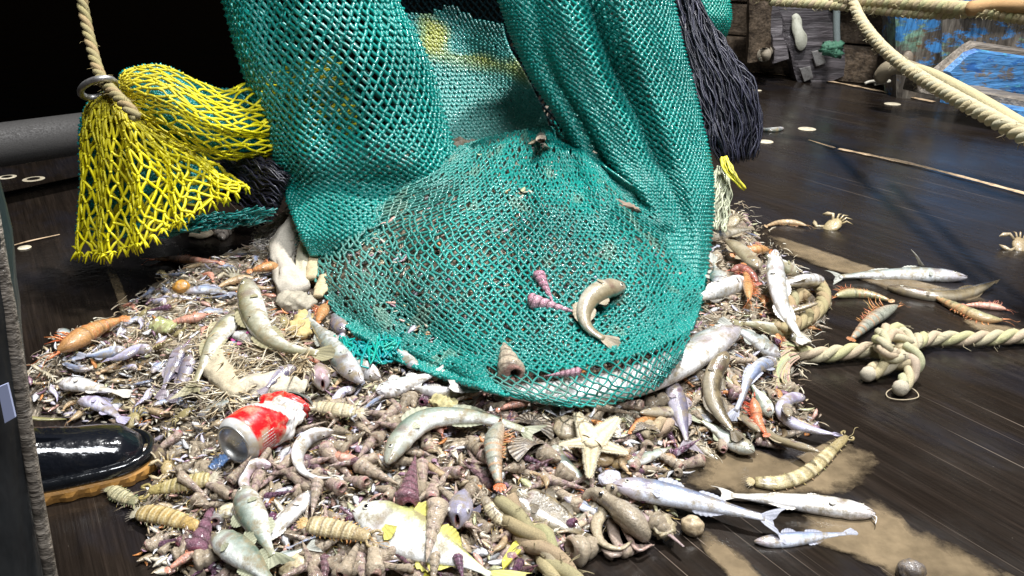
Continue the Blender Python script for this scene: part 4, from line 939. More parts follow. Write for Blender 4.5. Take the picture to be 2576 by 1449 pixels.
def shrimp(label, px, hw, pal=ORANGE, side=1, lift=0., flat=.8, mantis=False, cat='shrimp', name='shrimp', group=None, legs=True, feel=True, tailc=None, leglen=1.):
    SPOTS.append((px, hw)); hw *= .86 if mantis else .92; p0 = PH(*px[len(px)//2]); hm = hw*mpp(p0); rs = random.Random(int(px[0][0]*7+px[0][1])); n = 40
    P = pts_on(px, hm*flat*.7+lift, n)
    for _ in range(5): P[1:-1] = P[1:-1]*.5+(P[:-2]+P[2:])*.25
    root = empty(name, tuple(P[n//2]), label, cat, group); body, leg = pal; N = Vector((0,-.4,.9)).normalized(); m = 14; V = []; CC = []; fr = []; RR = []
    for i in range(n):
        t = i/(n-1); T = Vector(P[min(i+1, n-1)]-P[max(i-1, 0)]).normalized(); B = N.cross(T).normalized()*side; W = T.cross(B); W = W if W.dot(N) > 0 else -W
        if mantis: D_, W_ = W, B; base = np.interp(t, [0,.06,.2,.3,.7,.92,1], [.35,.6,.68,.85,1.0,.95,.7]); seg = max(0, (t-.22)/.72*8)
        else: D_, W_ = B, W; base = np.interp(t, [0,.05,.15,.3,.42,.6,.8,.95,1], [.12,.4,.75,.98,1,.88,.66,.42,.3]); seg = max(0, (t-.40)/.58*6)
        fr_ = seg-int(seg); r = hm*base*((1.03-(.07 if mantis else .13)*fr_) if seg > 0 else 1)
        fr.append((T, D_, W_)); RR.append(r); fw = flat*.62 if mantis else 1; fd = 1 if not mantis else 1
        for k_ in range(m):
            a = 2*math.pi*k_/m; ca, sa = math.cos(a), math.sin(a)
            q = Vector(P[i])+D_*(r*ca*(.5 if mantis else 1))+W_*(r*sa*(1 if mantis else flat)); V.append(q)
            c_ = lerpc(body, leg, max(0, -ca)*.5) if not mantis else body
            if seg > 0 and fr_ > .78: c_ = lerpc(c_, (.85,.75,.5) if mantis else leg, .6)
            if seg > 0 and fr_ < .12: c_ = tuple(z*.5 for z in c_)
            if mantis and abs(sa) in (0,) : pass
            if mantis and k_ in (1, 13, 2, 12) and .15 < fr_ < .8: c_ = lerpc(c_, (.7,.6,.34), .3)
            f = 1+.3*noise.noise(q*150); CC.append(tuple(z*f for z in c_))
    F = [(i*m+k_, i*m+(k_+1) % m, (i+1)*m+(k_+1) % m, (i+1)*m+k_) for i in range(n-1) for k_ in range(m)]+[tuple(range(m-1, -1, -1)), tuple((n-1)*m+k_ for k_ in range(m))]
    ncut = int(.4*n); 
    F1 = [f for f in F if min(f) < ncut*m and max(f) <= ncut*m+m]; F2 = [f for f in F if f not in F1]
    for nm, FF in (('carapace', F1), ('abdomen', F2)):
        us = sorted({a for f in FF for a in f}); mp = {a: i for i, a in enumerate(us)}; mb = MB()
        mb.add([tuple(V[a]) for a in us], [tuple(mp[a] for a in f) for f in FF], np.array([CC[a] for a in us])); mb.build(nm, M_SHRIMP, root)
    T, D_, W_ = fr[-1]; mb = MB()
    for s in (-1.0, -.5, 0, .5, 1.0):
        X = W_ if mantis else D_; L = hm*(1.25 if mantis else 1.15)*(1-.12*abs(s)); d = (T+X*s*.75+(D_ if mantis else W_)*.1*s).normalized(); b0 = Vector(P[-1]); sd_ = d.cross(N).normalized()
        mb.add([tuple(b0-sd_*hm*.1), tuple(b0+sd_*hm*.1), tuple(b0+d*L*.6+sd_*hm*.28), tuple(b0+d*L), tuple(b0+d*L*.6-sd_*hm*.28), tuple(b0+d*L*.5+N*hm*.1)], [(0,1,5),(1,2,5),(2,3,5),(3,4,5),(4,0,5)], tailc or lerpc(body, leg, .5))
        if mantis:
            for z in (-1, 0, 1): mb.tube([b0+d*L*.7+sd_*hm*.15*z, b0+d*L*1.35+sd_*hm*.3*z], [hm*.04, hm*.01], 3, (.75,.65,.5))
    mb.build('tail_fan', M_SHRIMP, root, False)
    if legs:
        for j in range(10 if not mantis else 12):
            t = (.18+.05*j) if not mantis else (.12+.07*j); i = min(n-2, int(t*n)); T, D_, W_ = fr[i]; r = RR[i]
            for sg in (1, -1):
                if mantis: o_, dn = W_*sg, -D_*.5
                else: o_, dn = -D_, W_*sg*.5
                sw = (j >= 5 and not mantis); L = hm*(1.5 if not sw else .7)*leglen*rs.uniform(.7, 1.15) if not mantis else hm*.6*rs.uniform(.6, 1.1); b0 = Vector(P[i])+o_*r*.8
                e1 = b0+(o_+dn*.5-T*rs.uniform(.0,.7))*L*.5; e2 = e1+(o_*.5+T*rs.uniform(-.9,.3)+dn*.3)*L*.6
                mb = MB() if j == 0 and sg == 1 else mb
                if j == 0 and sg == 1: LEG = mb
                LEG.tube([b0, e1, e2], [hm*.09, hm*.07, hm*.02], 4, tuple(z*rs.uniform(.8,1.2) for z in leg))
        LEG.build('legs', M_SHRIMP, root)
    T, D_, W_ = fr[0]; mb = MB()
    if not mantis: mb.tube([Vector(P[1])+D_*hm*.2, Vector(P[0])-T*hm*.55+D_*hm*.3, Vector(P[0])-T*hm*1.1+D_*hm*.4], [hm*.16, hm*.09, hm*.01], 5, leg); mb.build('rostrum', M_SHRIMP, root)
    else:
        for sg in (1, -1):
            q = Vector(P[1])+W_*sg*hm*.35; mb.tube(crom([q, q+W_*sg*hm*.5-T*hm*.5, q+W_*sg*hm*.35-T*hm*1.3, q+W_*sg*hm*.1-T*hm*.7], 9), [hm*.15]*8+[hm*.04], 6, body)
        mb.build('raptorial_claws', M_SHRIMP, root)
    for sg in (1, -1):
        mb = MB(); e = Vector(P[1])+(W_ if not mantis else W_)*sg*hm*.32+(D_ if not mantis else Vector())*hm*.15-T*hm*.15; mb.ball(e, hm*.12, (.01,.008,.01), 8, 6); mb.build('eye', M_EYE, root)
    if feel:
        for sg in (1, -1):
            mb = MB(); a = rs.uniform(.4, 1.1); pts = [Vector(P[0])+W_*sg*hm*.1]
            for s in range(1, 9): pts.append(pts[0]-T*hm*.45*s*(1-.04*s)+D_*sg*hm*.16*s*a+Vector((0,0,-.0008*s))+W_*hm*.2*math.sin(s*.8))
            mb.tube(pts, [hm*.035]*8+[hm*.01], 3, leg); mb.build('antenna', M_SHRIMP, root)
    return root
def crab(label, px, size, ang=0., col=(.36,.27,.15), lift=.0, group=None, tilt=(.2,-.5), claws=True):
    SPOTS.append(([px, px], size)); p = PH(px[0], px[1], lift+.006); s = size*mpp(p); root = empty('crab', tuple(p), label, 'crab', group)
    from mathutils import Euler
    R = Euler((tilt[0], tilt[1], ang)).to_matrix(); mb = MB()
    mb.ball(p, s, lambda d: tuple(z*(1 if d.z > -.1 else 1.3) for z in col), 24, 12, (1.0, .75, .38), R, fn=lambda d: 1+(.10*abs(math.sin(9*math.atan2(d.y, d.x))) if d.y > .1 and abs(d.z) < .4 else 0)+.08*noise.noise(d*5)); mb.build('carapace', M_SHRIMP, root)
    for sg in (1, -1):
        for j in range(4):
            a = .5-j*.42; mb = MB(); b0 = Vector((sg*.85*math.cos(a), .6*math.sin(a), -.05)); e1 = b0+Vector((sg*.7*math.cos(a), .5*math.sin(a), .25)); e2 = e1+Vector((sg*.5*math.cos(a-.2), .6*math.sin(a-.3), -.35))
            mb.tube([p+R@(b0*s), p+R@(e1*s), p+R@(e2*s)], [s*.12, s*.1, s*.02], 6, tuple(z*1.1 for z in col)); mb.build('leg', M_SHRIMP, root)
        if claws:
            mb = MB(); b0 = Vector((sg*.6, .6, 0)); e1 = Vector((sg*1.1, 1.05, .1)); e2 = Vector((sg*.85, 1.6, .05)); mb.tube([p+R@(b0*s), p+R@(e1*s), p+R@(e2*s), p+R@(Vector((sg*.55, 2.0, 0))*s)], [s*.14, s*.18, s*.24, s*.03], 8, lerpc(col, (.6,.5,.35), .4)); mb.build('claw', M_SHRIMP, root)
    return root

# --- shells
def spiral_mesh(name, ratio, whorls, bump_, mat, lip=1.2, convex=0., rib=0, seed=0, apcol=(.9,.55,.6)):
    m = 20; n = int(whorls*6)+8; V = []; CC = []
    for i in range(n):
        t = i/(n-1)                                        # 0 tip .. 1 mouth
        for k_ in range(m):
            ph = k_/m; pz = (t**.85)*whorls-ph; fr_ = pz-math.floor(pz); f = abs(math.sin(math.pi*fr_))**.6
            r = ratio*(t**(1-convex*.35))*(1-bump_+bump_*1.25*f)
            if rib: r *= 1+rib*abs(math.sin(7*math.pi*ph))
            if t > .92: r *= 1-(t-.92)*7.*(1-.55*math.cos(2*math.pi*ph))
            r *= 1+.05*noise.noise(Vector((t*9, ph*6, seed)))
            V.append((r*math.cos(2*math.pi*ph), r*math.sin(2*math.pi*ph), 1-t))
            CC.append(((.42,.38,.38) if fr_ < .12 or fr_ > .93 else (1.15,1.1,1.1) if .4 < fr_ < .7 else (1, 1, 1)) if t < .955 else apcol)
    V.append((0, 0, 1.0)); CC.append((1,1,1)); tip = len(V)-1
    F = [(i*m+k_, i*m+(k_+1) % m, (i+1)*m+(k_+1) % m, (i+1)*m+k_) for i in range(n-1) for k_ in range(m)]+[(k_, tip, (k_+1) % m) for k_ in range(m)]
    # mouth: pulled in dark opening
    l0 = (n-1)*m; cx = ratio*.25; V2 = []
    for k_ in range(m):
        x, y, z = V[l0+k_]; V.append((x*.8+cx*.2, y*.8, .03)); CC.append(apcol)
    for k_ in range(m):
        x, y, z = V[l0+k_]; V.append((x*.45+cx*.3, y*.45, .16)); CC.append((.08,.03,.03))
    F += [(l0+k_, l0+(k_+1) % m, l0+m+1+(k_+1) % m, l0+m+1+k_) for k_ in range(m)]
    a0 = tip+1; F = F[:-m]+[(l0+k_, l0+(k_+1) % m, a0+(k_+1) % m, a0+k_) for k_ in range(m)]+[(a0+k_, a0+(k_+1) % m, a0+m+(k_+1) % m, a0+m+k_) for k_ in range(m)]+[tuple(a0+m+k_ for k_ in range(m))]
    me = bpy.data.meshes.new(name); me.from_pydata([(x, y, z-.45) for x, y, z in V], [], F)
    ca = me.color_attributes.new('Col', 'FLOAT_COLOR', 'POINT'); cc = np.ones((len(V), 4), np.float32); cc[:, :3] = np.array(CC); ca.data.foreach_set('color', cc.ravel())
    me.polygons.foreach_set('use_smooth', [True]*len(F)); me.materials.append(mat); me.update(); return me
TUR = [spiral_mesh('turret', .145, 8, .12, M_TURB, seed=1, convex=.35), spiral_mesh('turret', .16, 7, .11, M_TURB, seed=2, convex=.5), spiral_mesh('turret', .13, 9, .12, M_TURB, seed=3, convex=.3)]
TUP = [spiral_mesh('turret', .145, 8, .12, M_TURP, seed=4), spiral_mesh('turret', .17, 6, .15, M_TURP, seed=5)]
WHE = [spiral_mesh('whelk', .36, 4, .16, M_WHEB, seed=6, convex=.8, rib=.10), spiral_mesh('whelk', .40, 3.5, .2, M_WHEB, seed=7, convex=1.), spiral_mesh('whelk', .30, 4.5, .2, M_WHEB, seed=8, convex=.5, rib=.14)]
PAL_W = [spiral_mesh('whelk', .5, 2.6, .14, M_PALE, seed=9, convex=1.5), spiral_mesh('whelk', .38, 4, .16, M_PALE, seed=10, convex=.8)]
TPNK = [spiral_mesh('turret', .15, 8, .13, m_rand('pink_turret_shell', [(0, (.52,.26,.34)), (1, (.6,.36,.42))], .25, .05), seed=11)]
def place_shell(me, p, d, L, name, label, cat, group=None):
    o = bpy.data.objects.new(name, me); C.objects.link(o); d = Vector(d).normalized(); q = d.to_track_quat('Z', 'Y')
    from mathutils import Quaternion
    o.rotation_mode = 'QUATERNION'; o.rotation_quaternion = q @ Quaternion((0, 0, 1), rnd.uniform(0, 6.28)); o.location = p; o.scale = (L, L, L)
    return tag(o, label, cat, group)
def shell2(mes, tip, base, label, name='turret_shell', cat='sea shell', group=None, lift=.004, wide=1.):
    a = PH(tip[0], tip[1], lift); b = PH(base[0], base[1], lift+.004); L = (a-b).length*1.08
    SPOTS.append(([tip, base], 14)); o = place_shell(rnd.choice(mes), (a+b)/2, a-b, L, name, label, cat, group); o.scale = (L*wide, L*wide, L); return o
# ---------------------------------------------------------------- fish and other catch, one by one
fish('big silver fish with white belly lying under the lower edge of the teal net', [(1858,826),(1800,852),(1705,912),(1590,960),(1450,986),(1310,987),(1200,970)], 66, 'big', 'long', side=-1, roll=-.45, flat=.55, zoff=.026, fins=False, tail='round', spots=.3, name='large_fish')
fish('olive silver fish with lilac snout rising from the straw behind the red can', [(622,742),(640,800),(675,850),(730,878),(800,888)], 38, 'olive', 'goby', side=-1, lift=.02, rise=[(0,.03),(.5,0)], tail='round')
fish('long olive fish arching down to a forked tail behind the straw', [(640,770),(590,800),(545,850),(515,905),(490,965)], 33, 'olive', 'carp', side=-1, lift=.015, tail='fork', tsz=1.3)
fish('silver fish lying head down beside the net with its tail up', [(910,962),(868,915),(825,860),(790,815),(772,800)], 32, 'silver', 'goby', side=1, lift=.015, spots=.5)
fish('short white bellied fish beside the net edge above the shells', [(955,950),(915,930),(862,905),(830,890)], 27, 'white', 'goby', roll=-.6, lift=.008, spots=.3)
fish('white speckled fish below the net edge pointing at the red can', [(948,985),(985,978),(1040,958),(1095,940)], 29, 'white', 'goby', side=1, lift=.012, spots=.8)
fish('slim white fish lying belly up under the front edge of the net', [(1215,985),(1150,992),(1080,985),(1035,975)], 20, 'white', 'eel', roll=-.8, lift=.008, tail='point')
fish('small silver fish head poking out of the lower left net edge', [(1048,925),(1025,905),(1000,885),(985,870)], 19, 'silver', 'carp', lift=.012)
fish('arched grey green fish with forked tail lying over the turret shells', [(975,1165),(1005,1110),(1060,1058),(1130,1046),(1210,1050),(1280,1068),(1325,1085)], 36, 'green', 'goby', side=1, lift=.022, tail='fork')
fish('curled white bellied fish around the brown whelks', [(838,1085),(780,1098),(748,1140),(760,1185),(800,1203),(838,1200)], 25, 'white', 'goby', side=1, roll=-.9, lift=.016, fins=False, tail='point', spots=.1)
fish('small curled pinkish white fish below the silver end of the can', [(680,1172),(640,1168),(614,1195),(618,1230),(640,1255)], 20, 'pink', 'eel', side=1, roll=-.9, lift=.016, fins=False, tail='none')
fish('plump steel grey fish lying head up below the curled pinkish fish', [(612,1222),(622,1268),(648,1320),(672,1370),(685,1398)], 42, 'green', 'carp', side=-1, lift=.02, tail='fork')
fish('pale greenish fish with bright flank at the lower edge beside the whelks', [(535,1345),(580,1372),(630,1410),(690,1470)], 44, 'green', 'carp', side=1, lift=.02, tail='fork')
fish('white bellied fish lying beneath the plump steel grey fish', [(795,1235),(755,1268),(715,1310),(660,1365),(610,1400)], 32, 'white', 'goby', side=-1, roll=-.4, lift=.008, spots=.4)
fish('large white and yellow green deep bodied fish at the bottom of the heap', [(888,1285),(940,1300),(1010,1335),(1090,1375),(1170,1410),(1238,1450)], 74, 'trevally', 'jack', side=1, lift=.014, flat=.34, tail='fork', tsz=.8, finc=(.6,.55,.14))
mb = MB(); P = [PH(1025,1395,.012), PH(1060,1402,.012), PH(1085,1449,.010), PH(1062,1470,.008), PH(1040,1430,.008)]; mb.add([tuple(p) for p in P]+[tuple(p-Vector((0,0,.002))) for p in P], [(0,1,2,3,4),(9,8,7,6,5)], (.7,.66,.05)); tag(mb.build('fin_fragment', M_FIN, None, False), 'bright yellow fin piece under the white and yellow green fish', 'fin piece')
mb = MB(); P = [PH(1325,1340,.02), PH(1310,1385,.018), PH(1265,1432,.014), PH(1262,1410,.014), PH(1290,1365,.018)]; mb.add([tuple(p) for p in P]+[tuple(p-Vector((0,0,.002))) for p in P], [(0,1,2,3,4),(9,8,7,6,5)], (.55,.5,.05)); tag(mb.build('fin_fragment', M_FIN, None, False), 'olive yellow fin blade beside the muddy plaited rope', 'fin piece')
gape('violet pink fish head with open mouth between the turret shells', (1150,1310), 30, 'lav', lift=.02, dirpx=(-10,40))
gape('pinkish white fish head with open mouth above the red can', (812,968), 23, 'pink', lift=.014, dirpx=(8,40))
fish('flat brown sole half buried beside the muddy plaited rope', [(1285,1235),(1325,1255),(1385,1290),(1440,1325),(1470,1345)], 46, 'brown', 'flat', side=1, flat=.22, lift=.012, tail='point', fins=True)
fish('long silver blue fish lying right of the brown octopus', [(1540,1220),(1600,1228),(1690,1246),(1790,1270),(1870,1290),(1925,1303)], 38, 'blue', 'goby', side=1, lift=.014, tail='fork', flat=.6)
fish('white bellied catfish lying upside down on the tan mud', [(2200,1292),(2150,1284),(2080,1272),(2000,1262),(1920,1254),(1840,1246)], 40, 'white', 'goby', side=-1, roll=-.5, lift=.001, tail='fork', barb=True, eye=True, cat='catfish')
fish('small blue silver fish lying alone on the wet boards below the catfish', [(1898,1362),(1940,1362),(2000,1356),(2070,1348),(2130,1342)], 23, 'blue', 'carp', side=1, lift=0, tail='round')
fish('lavender eel bent back on itself at the edge of the heap', [(2022,1000),(1990,1002),(1966,1020),(1970,1048),(2010,1072),(2060,1085),(2100,1092)], 19, 'lav', 'eel', side=1, lift=.012, fins=False, tail='point', flat=.8, cat='eel')
fish('green silver fish lying diagonally with its head on the tan mud', [(1897,1137),(1860,1118),(1815,1090),(1765,1058)], 30, 'green', 'carp', side=-1, lift=.01)
fish('dark olive fish with a pale side stripe hanging down the pile', [(1828,888),(1798,935),(1790,985),(1808,1035),(1845,1085)], 27, 'brown', 'eel', side=1, lift=.024, tail='round')
fish('blue grey fish with long drooping fins under the net corner', [(1690,955),(1700,1000),(1716,1060),(1728,1110)], 30, 'greyviolet', 'carp', side=1, lift=.012, tail='fork', tsz=1.1)
fish('whitish blue curved fish right of the dark olive fish', [(1950,905),(1905,925),(1878,960),(1868,1000),(1850,1035)], 24, 'blue', 'goby', side=1, lift=.016, spots=.3)
fish('silver fish with scaly head resting on the frayed rope tassel', [(1962,898),(1925,872),(1880,842),(1840,822)], 26, 'silver', 'goby', side=-1, lift=.016, spots=.5)
fish('grey olive fish lying behind the silver scaly headed fish', [(2040,862),(1985,842),(1920,822),(1860,812)], 26, 'olive', 'goby', side=1, lift=.006)
fish('white fish with raised head standing above the rope bight', [(1945,668),(1950,720),(1968,775),(1998,825),(2015,850)], 27, 'white', 'goby', side=1, lift=.03, rise=[(0,.03),(.6,0)], flat=.8, spots=.25)
fish('stout white bellied fish behind the white fish with raised head', [(2070,704),(2030,706),(1985,712),(1940,718)], 33, 'white', 'goby', side=-1, roll=-.8, lift=.02, spots=.2)
fish('white fish with grey blotches beside the right net edge', [(1875,708),(1835,722),(1790,738),(1755,752)], 29, 'white', 'goby', side=1, roll=-.6, lift=.014, spots=.6)
fish('small round silver striped fish beside the right net edge', [(1812,720),(1808,700),(1800,676),(1795,660)], 25, 'silver', 'jack', side=1, lift=.022, spots=.6)
fish('grey tan fish lying across the far right rim of the heap', [(1762,598),(1800,592),(1845,582),(1890,575)], 21, 'tan', 'goby', side=1, lift=.018, tail='round')
fish('pale slim fish slanting down below the grey tan fish', [(1905,672),(1880,645),(1850,618),(1825,602)], 23, 'tan', 'eel', side=1, lift=.02, tail='point')
fish('silver grey fish with a tall upright fin lying on the open deck', [(2432,698),(2380,694),(2310,690),(2240,690),(2170,692),(2110,696)], 25, 'silver', 'goby', side=-1, tail='fork', flat=.7)
fish('brown grey fish with a whip like tail beside the silver grey fish', [(2235,722),(2290,735),(2360,745),(2430,738),(2505,708)], 21, 'brown', 'eel', side=1, tail='point', flat=.7)
mb = MB(); mb.tube(crom([PZ(2318,668,.02), PZ(2306,645,.045), PZ(2292,628,.055)], 8), [.008,.006,.005,.004,.004,.003,.002,.001], 6, (.42,.4,.36), flat=.4); tag(mb.build('spiny_fin', M_FIN), 'upright pale fin spine on the back of the deck fish', 'fin spine')
fish('bent grey brown goby with broad head tumbling down the net', [(1572,722),(1530,725),(1490,745),(1468,785),(1478,825),(1520,852)], 33, 'tan', 'goby', side=1, lift=.022, tail='round', flat=.8, cat='goby')
fish('white bellied fish with red gill lying at the left end of the heap', [(148,968),(190,965),(235,975),(290,985)], 30, 'white', 'goby', side=1, roll=-.5, lift=.01, spots=.4)
fish('bluish white fish half hidden behind the boot toe', [(195,1010),(232,1010),(268,1028),(300,1050)], 26, 'lav', 'goby', side=1, roll=-.4, lift=.008, spots=.3)
fish('lavender slender fish curving over the blue silver fish', [(380,880),(345,878),(312,895),(275,905)], 17, 'lav', 'eel', side=1, lift=.022, tail='point', fins=False)
fish('blue silver fish lying next to the orange prawn', [(318,878),(285,885),(250,892),(215,895)], 19, 'blue', 'carp', side=1, lift=.012)
fish('violet grey fish lying upright beside the arching olive fish', [(455,868),(445,905),(425,945),(410,980)], 24, 'greyviolet', 'carp', side=1, lift=.012)
fish('dark violet fish next to the violet grey fish in the straw', [(482,892),(470,925),(456,960),(440,990)], 23, 'greyviolet', 'goby', side=-1, lift=.008)
fish('small bright silver fish on the weed behind the orange lump', [(468,735),(500,728),(540,730),(575,738)], 15, 'blue', 'carp', side=1, lift=.012)
fish('small silver fish in the dark beyond the orange prawn', [(145,832),(165,838),(190,845)], 15, 'silver', 'carp', side=1, tail='round', fins=False)
fish('pink tailed white fish in the straw under the olive silver fish', [(648,862),(620,848),(590,842),(560,838)], 22, 'white', 'carp', side=1, lift=.012, finc=(.62,.12,.34), spots=.3)
fish('grey fish head poking from the straw behind the red can', [(745,925),(715,935),(690,955),(670,975)], 20, 'greyviolet', 'goby', side=1, lift=.014)
fish('violet mottled fish at the left net edge below the orange piece', [(870,835),(850,815),(838,790)], 24, 'greyviolet', 'goby', side=1, lift=.01, tail='none', fins=False)
fish('pale slim fish half buried left of the red can', [(500,1045),(530,1030),(570,1015),(600,1005)], 14, 'silver', 'eel', side=1, lift=.012, tail='point')
fish('grey slender fish crossing below the starfish', [(1580,1165),(1610,1158),(1645,1142),(1680,1128)], 17, 'green', 'eel', side=1, lift=.01, tail='point', fins=False)
fish('thin blue silver fish beside the brown sole', [(1420,1252),(1460,1272),(1500,1290),(1540,1300)], 13, 'blue', 'eel', side=1, lift=.016, tail='point')
fish('grey green fish half under the left arm of the starfish', [(1395,1120),(1410,1155),(1445,1190),(1480,1215)], 20, 'green', 'eel', side=1, lift=.006, tail='point', fins=False)
fish('silver fish tail end lying by the steel grey fish', [(612,1440),(660,1420),(720,1400),(775,1378)], 16, 'silver', 'eel', side=1, lift=.014, tail='fork', tsz=1.6)
fish('tiny grey fish on the boards beside the black tassel tip', [(1972,322),(1945,327),(1915,325),(1890,322)], 9, 'silver', 'carp', side=1, tail='fork', fins=False)
fish('grey fish with yellow green sheen near the right heap rim', [(2010,690),(1975,672),(1940,650),(1915,635)], 22, 'olive', 'goby', side=1, lift=.008)
fish('thin grey fish lying in the mud strip right of the heap', [(2090,760),(2060,790),(2030,810)], 10, 'tan', 'eel', side=1, lift=.004, fins=False, tail='point')
fish('yellow green fish head beside the red spiny shrimp', [(1935,1048),(1925,1020),(1905,990),(1890,965)], 22, 'green', 'carp', side=1, lift=.014)
# prawns, shrimps, mantis shrimps
shrimp('big bright orange prawn at the left end of the heap', [(142,885),(185,860),(240,828),(300,805)], 27, ORANGE, side=-1, lift=.012, cat='prawn', name='prawn')
shrimp('pinkish shrimp lying on the dark boards in front of the yellow net', [(385,652),(440,652),(500,655),(550,660)], 14, PINKS, side=-1, feel=True)
shrimp('grey green shrimp with orange legs hanging beside the fish tail', [(1262,1062),(1243,1105),(1243,1155),(1255,1215)], 27, GREYS, side=-1, lift=.026, tailc=(.6,.16,.06))
shrimp('greyish shrimp with a fan of orange legs on the deck behind the knot', [(2258,768),(2225,785),(2185,812),(2145,850)], 20, GREYS, side=1, lift=.006, leglen=1.6, tailc=(.4,.16,.06))
shrimp('orange green shrimp with pink head lying on the deck farthest right', [(2522,806),(2470,800),(2410,775),(2355,748)], 19, OLV, side=-1, tailc=(.4,.3,.15))
shrimp('pink veined shrimp beside the farthest right orange green shrimp', [(2532,778),(2500,772),(2465,768),(2430,768)], 12, PINKS, side=1)
shrimp('yellow backed olive shrimp lying beside the rope bight', [(2100,745),(2140,738),(2190,742),(2235,755)], 16, OLV, side=-1)
shrimp('tan shrimp lying on the dark boards by the small crab', [(2030,568),(1995,560),(1960,560),(1930,568)], 10, TANS, side=-1)
shrimp('orange shrimp with red legs at the far right heap rim', [(1935,628),(1905,628),(1875,632),(1850,640)], 15, ORANGE, side=1, lift=.018)
shrimp('bright orange legged shrimp between the white fish', [(1885,755),(1882,725),(1878,695),(1872,668)], 13, ORANGE, side=1, lift=.028, leglen=1.5)
shrimp('red and yellow spiny shrimp right of the whitish blue fish', [(1895,1000),(1900,1030),(1908,1065),(1925,1090)], 17, ((.55,.22,.1),(.75,.12,.06)), side=1, lift=.018)
shrimp('dark red shrimp curled beside the orange legged shrimp', [(1838,682),(1862,675),(1888,688),(1905,710)], 15, ((.25,.08,.06),(.45,.12,.07)), side=1, lift=.026)
shrimp('orange shrimp half hidden under the sack cloth', [(700,668),(668,672),(636,680)], 16, ORANGE, side=1, lift=.014)
shrimp('orange yellow shrimp at the left edge of the net', [(818,765),(812,785),(800,808)], 17, ORANGE, side=1, lift=.018)
shrimp('orange legged tan shrimp in the straw in the heap middle left', [(520,790),(490,800),(455,806),(425,815)], 14, PINKS, side=1, lift=.012)
shrimp('small tan shrimp in the weed behind the silver fish', [(640,700),(610,700),(575,710),(550,722)], 12, TANS, side=-1, lift=.012)
shrimp('orange brown shrimp on the shells right of the starfish', [(1665,1045),(1635,1052),(1605,1066),(1585,1085)], 13, ORANGE, side=1, lift=.012)
shrimp('red orange shrimp between sole and octopus', [(1470,1238),(1500,1248),(1525,1262)], 13, ORANGE, side=1, lift=.016)
shrimp('yellow banded mantis shrimp in front of the boot sole', [(375,1235),(420,1225),(470,1215),(525,1205)], 27, ((.45,.36,.14),(.5,.4,.2)), mantis=True, cat='mantis shrimp', name='mantis_shrimp', lift=.008, tailc=(.55,.5,.38))
shrimp('golden mantis shrimp at the lower left rim of the shells', [(500,1325),(455,1310),(400,1295),(350,1290)], 29, ((.5,.34,.12),(.55,.45,.25)), mantis=True, cat='mantis shrimp', name='mantis_shrimp', lift=.006, tailc=(.5,.46,.34))
shrimp('pale tan mantis shrimp lying right of the red can', [(765,1022),(805,1024),(850,1030),(895,1036)], 23, ((.46,.40,.27),(.5,.4,.25)), mantis=True, cat='mantis shrimp', name='mantis_shrimp', lift=.02)
shrimp('tan mantis shrimp with orange ridges pointing at the big white fish', [(930,1352),(880,1338),(830,1328),(775,1318)], 30, ((.42,.32,.17),(.6,.35,.1)), mantis=True, cat='mantis shrimp', name='mantis_shrimp', lift=.02)
shrimp('speckled mantis shrimp lying across the tan mud near the eel', [(2130,1098),(2095,1130),(2060,1165),(2020,1195),(1960,1215),(1900,1212)], 23, ((.34,.27,.13),(.5,.4,.2)), mantis=True, cat='mantis shrimp', name='mantis_shrimp', lift=.004)
shrimp('translucent mantis shrimp left of the golden one', [(345,1265),(322,1255),(300,1245),(280,1232)], 22, ((.3,.29,.17),(.4,.36,.2)), mantis=True, cat='mantis shrimp', name='mantis_shrimp', lift=.004)
shrimp('grey brown mantis shrimp beside the muddy plaited rope top', [(1215,1250),(1232,1275),(1255,1300),(1290,1318)], 24, ((.27,.22,.15),(.4,.3,.2)), mantis=True, cat='mantis shrimp', name='mantis_shrimp', lift=.012)
# crabs
crab('small tan crab alone on the dark boards beyond the heap', (2095,568), 25, .4, (.45,.36,.2))
crab('brown crab at the right picture edge on the dark boards', (2568,618), 26, 1.2, (.34,.26,.15))
crab('pale crab claw up near the dark left end of the heap', (118,945), 22, 2.2, (.5,.44,.32), tilt=(.9,.3))
crab('grey brown crab upside down beside the starfish', (1590,1045), 22, .8, (.36,.34,.26))
crab('mottled crab in the weed left of the silver fish', (600,705), 27, 2.5, (.33,.3,.22))
crab('yellowish crab leg cluster right of the boot toe', (425,1180), 24, 1.9, (.4,.3,.14))
crab('brown crab resting by the net corner on the right', (1840,560), 24, .3, (.42,.36,.24))
crab('olive crab tucked among weed above the boot', (330,1060), 25, 1.0, (.34,.28,.13))
crab('small pale crab on the open deck left of the knot', (2062,790), 20, 2.0, (.46,.38,.3), claws=False)
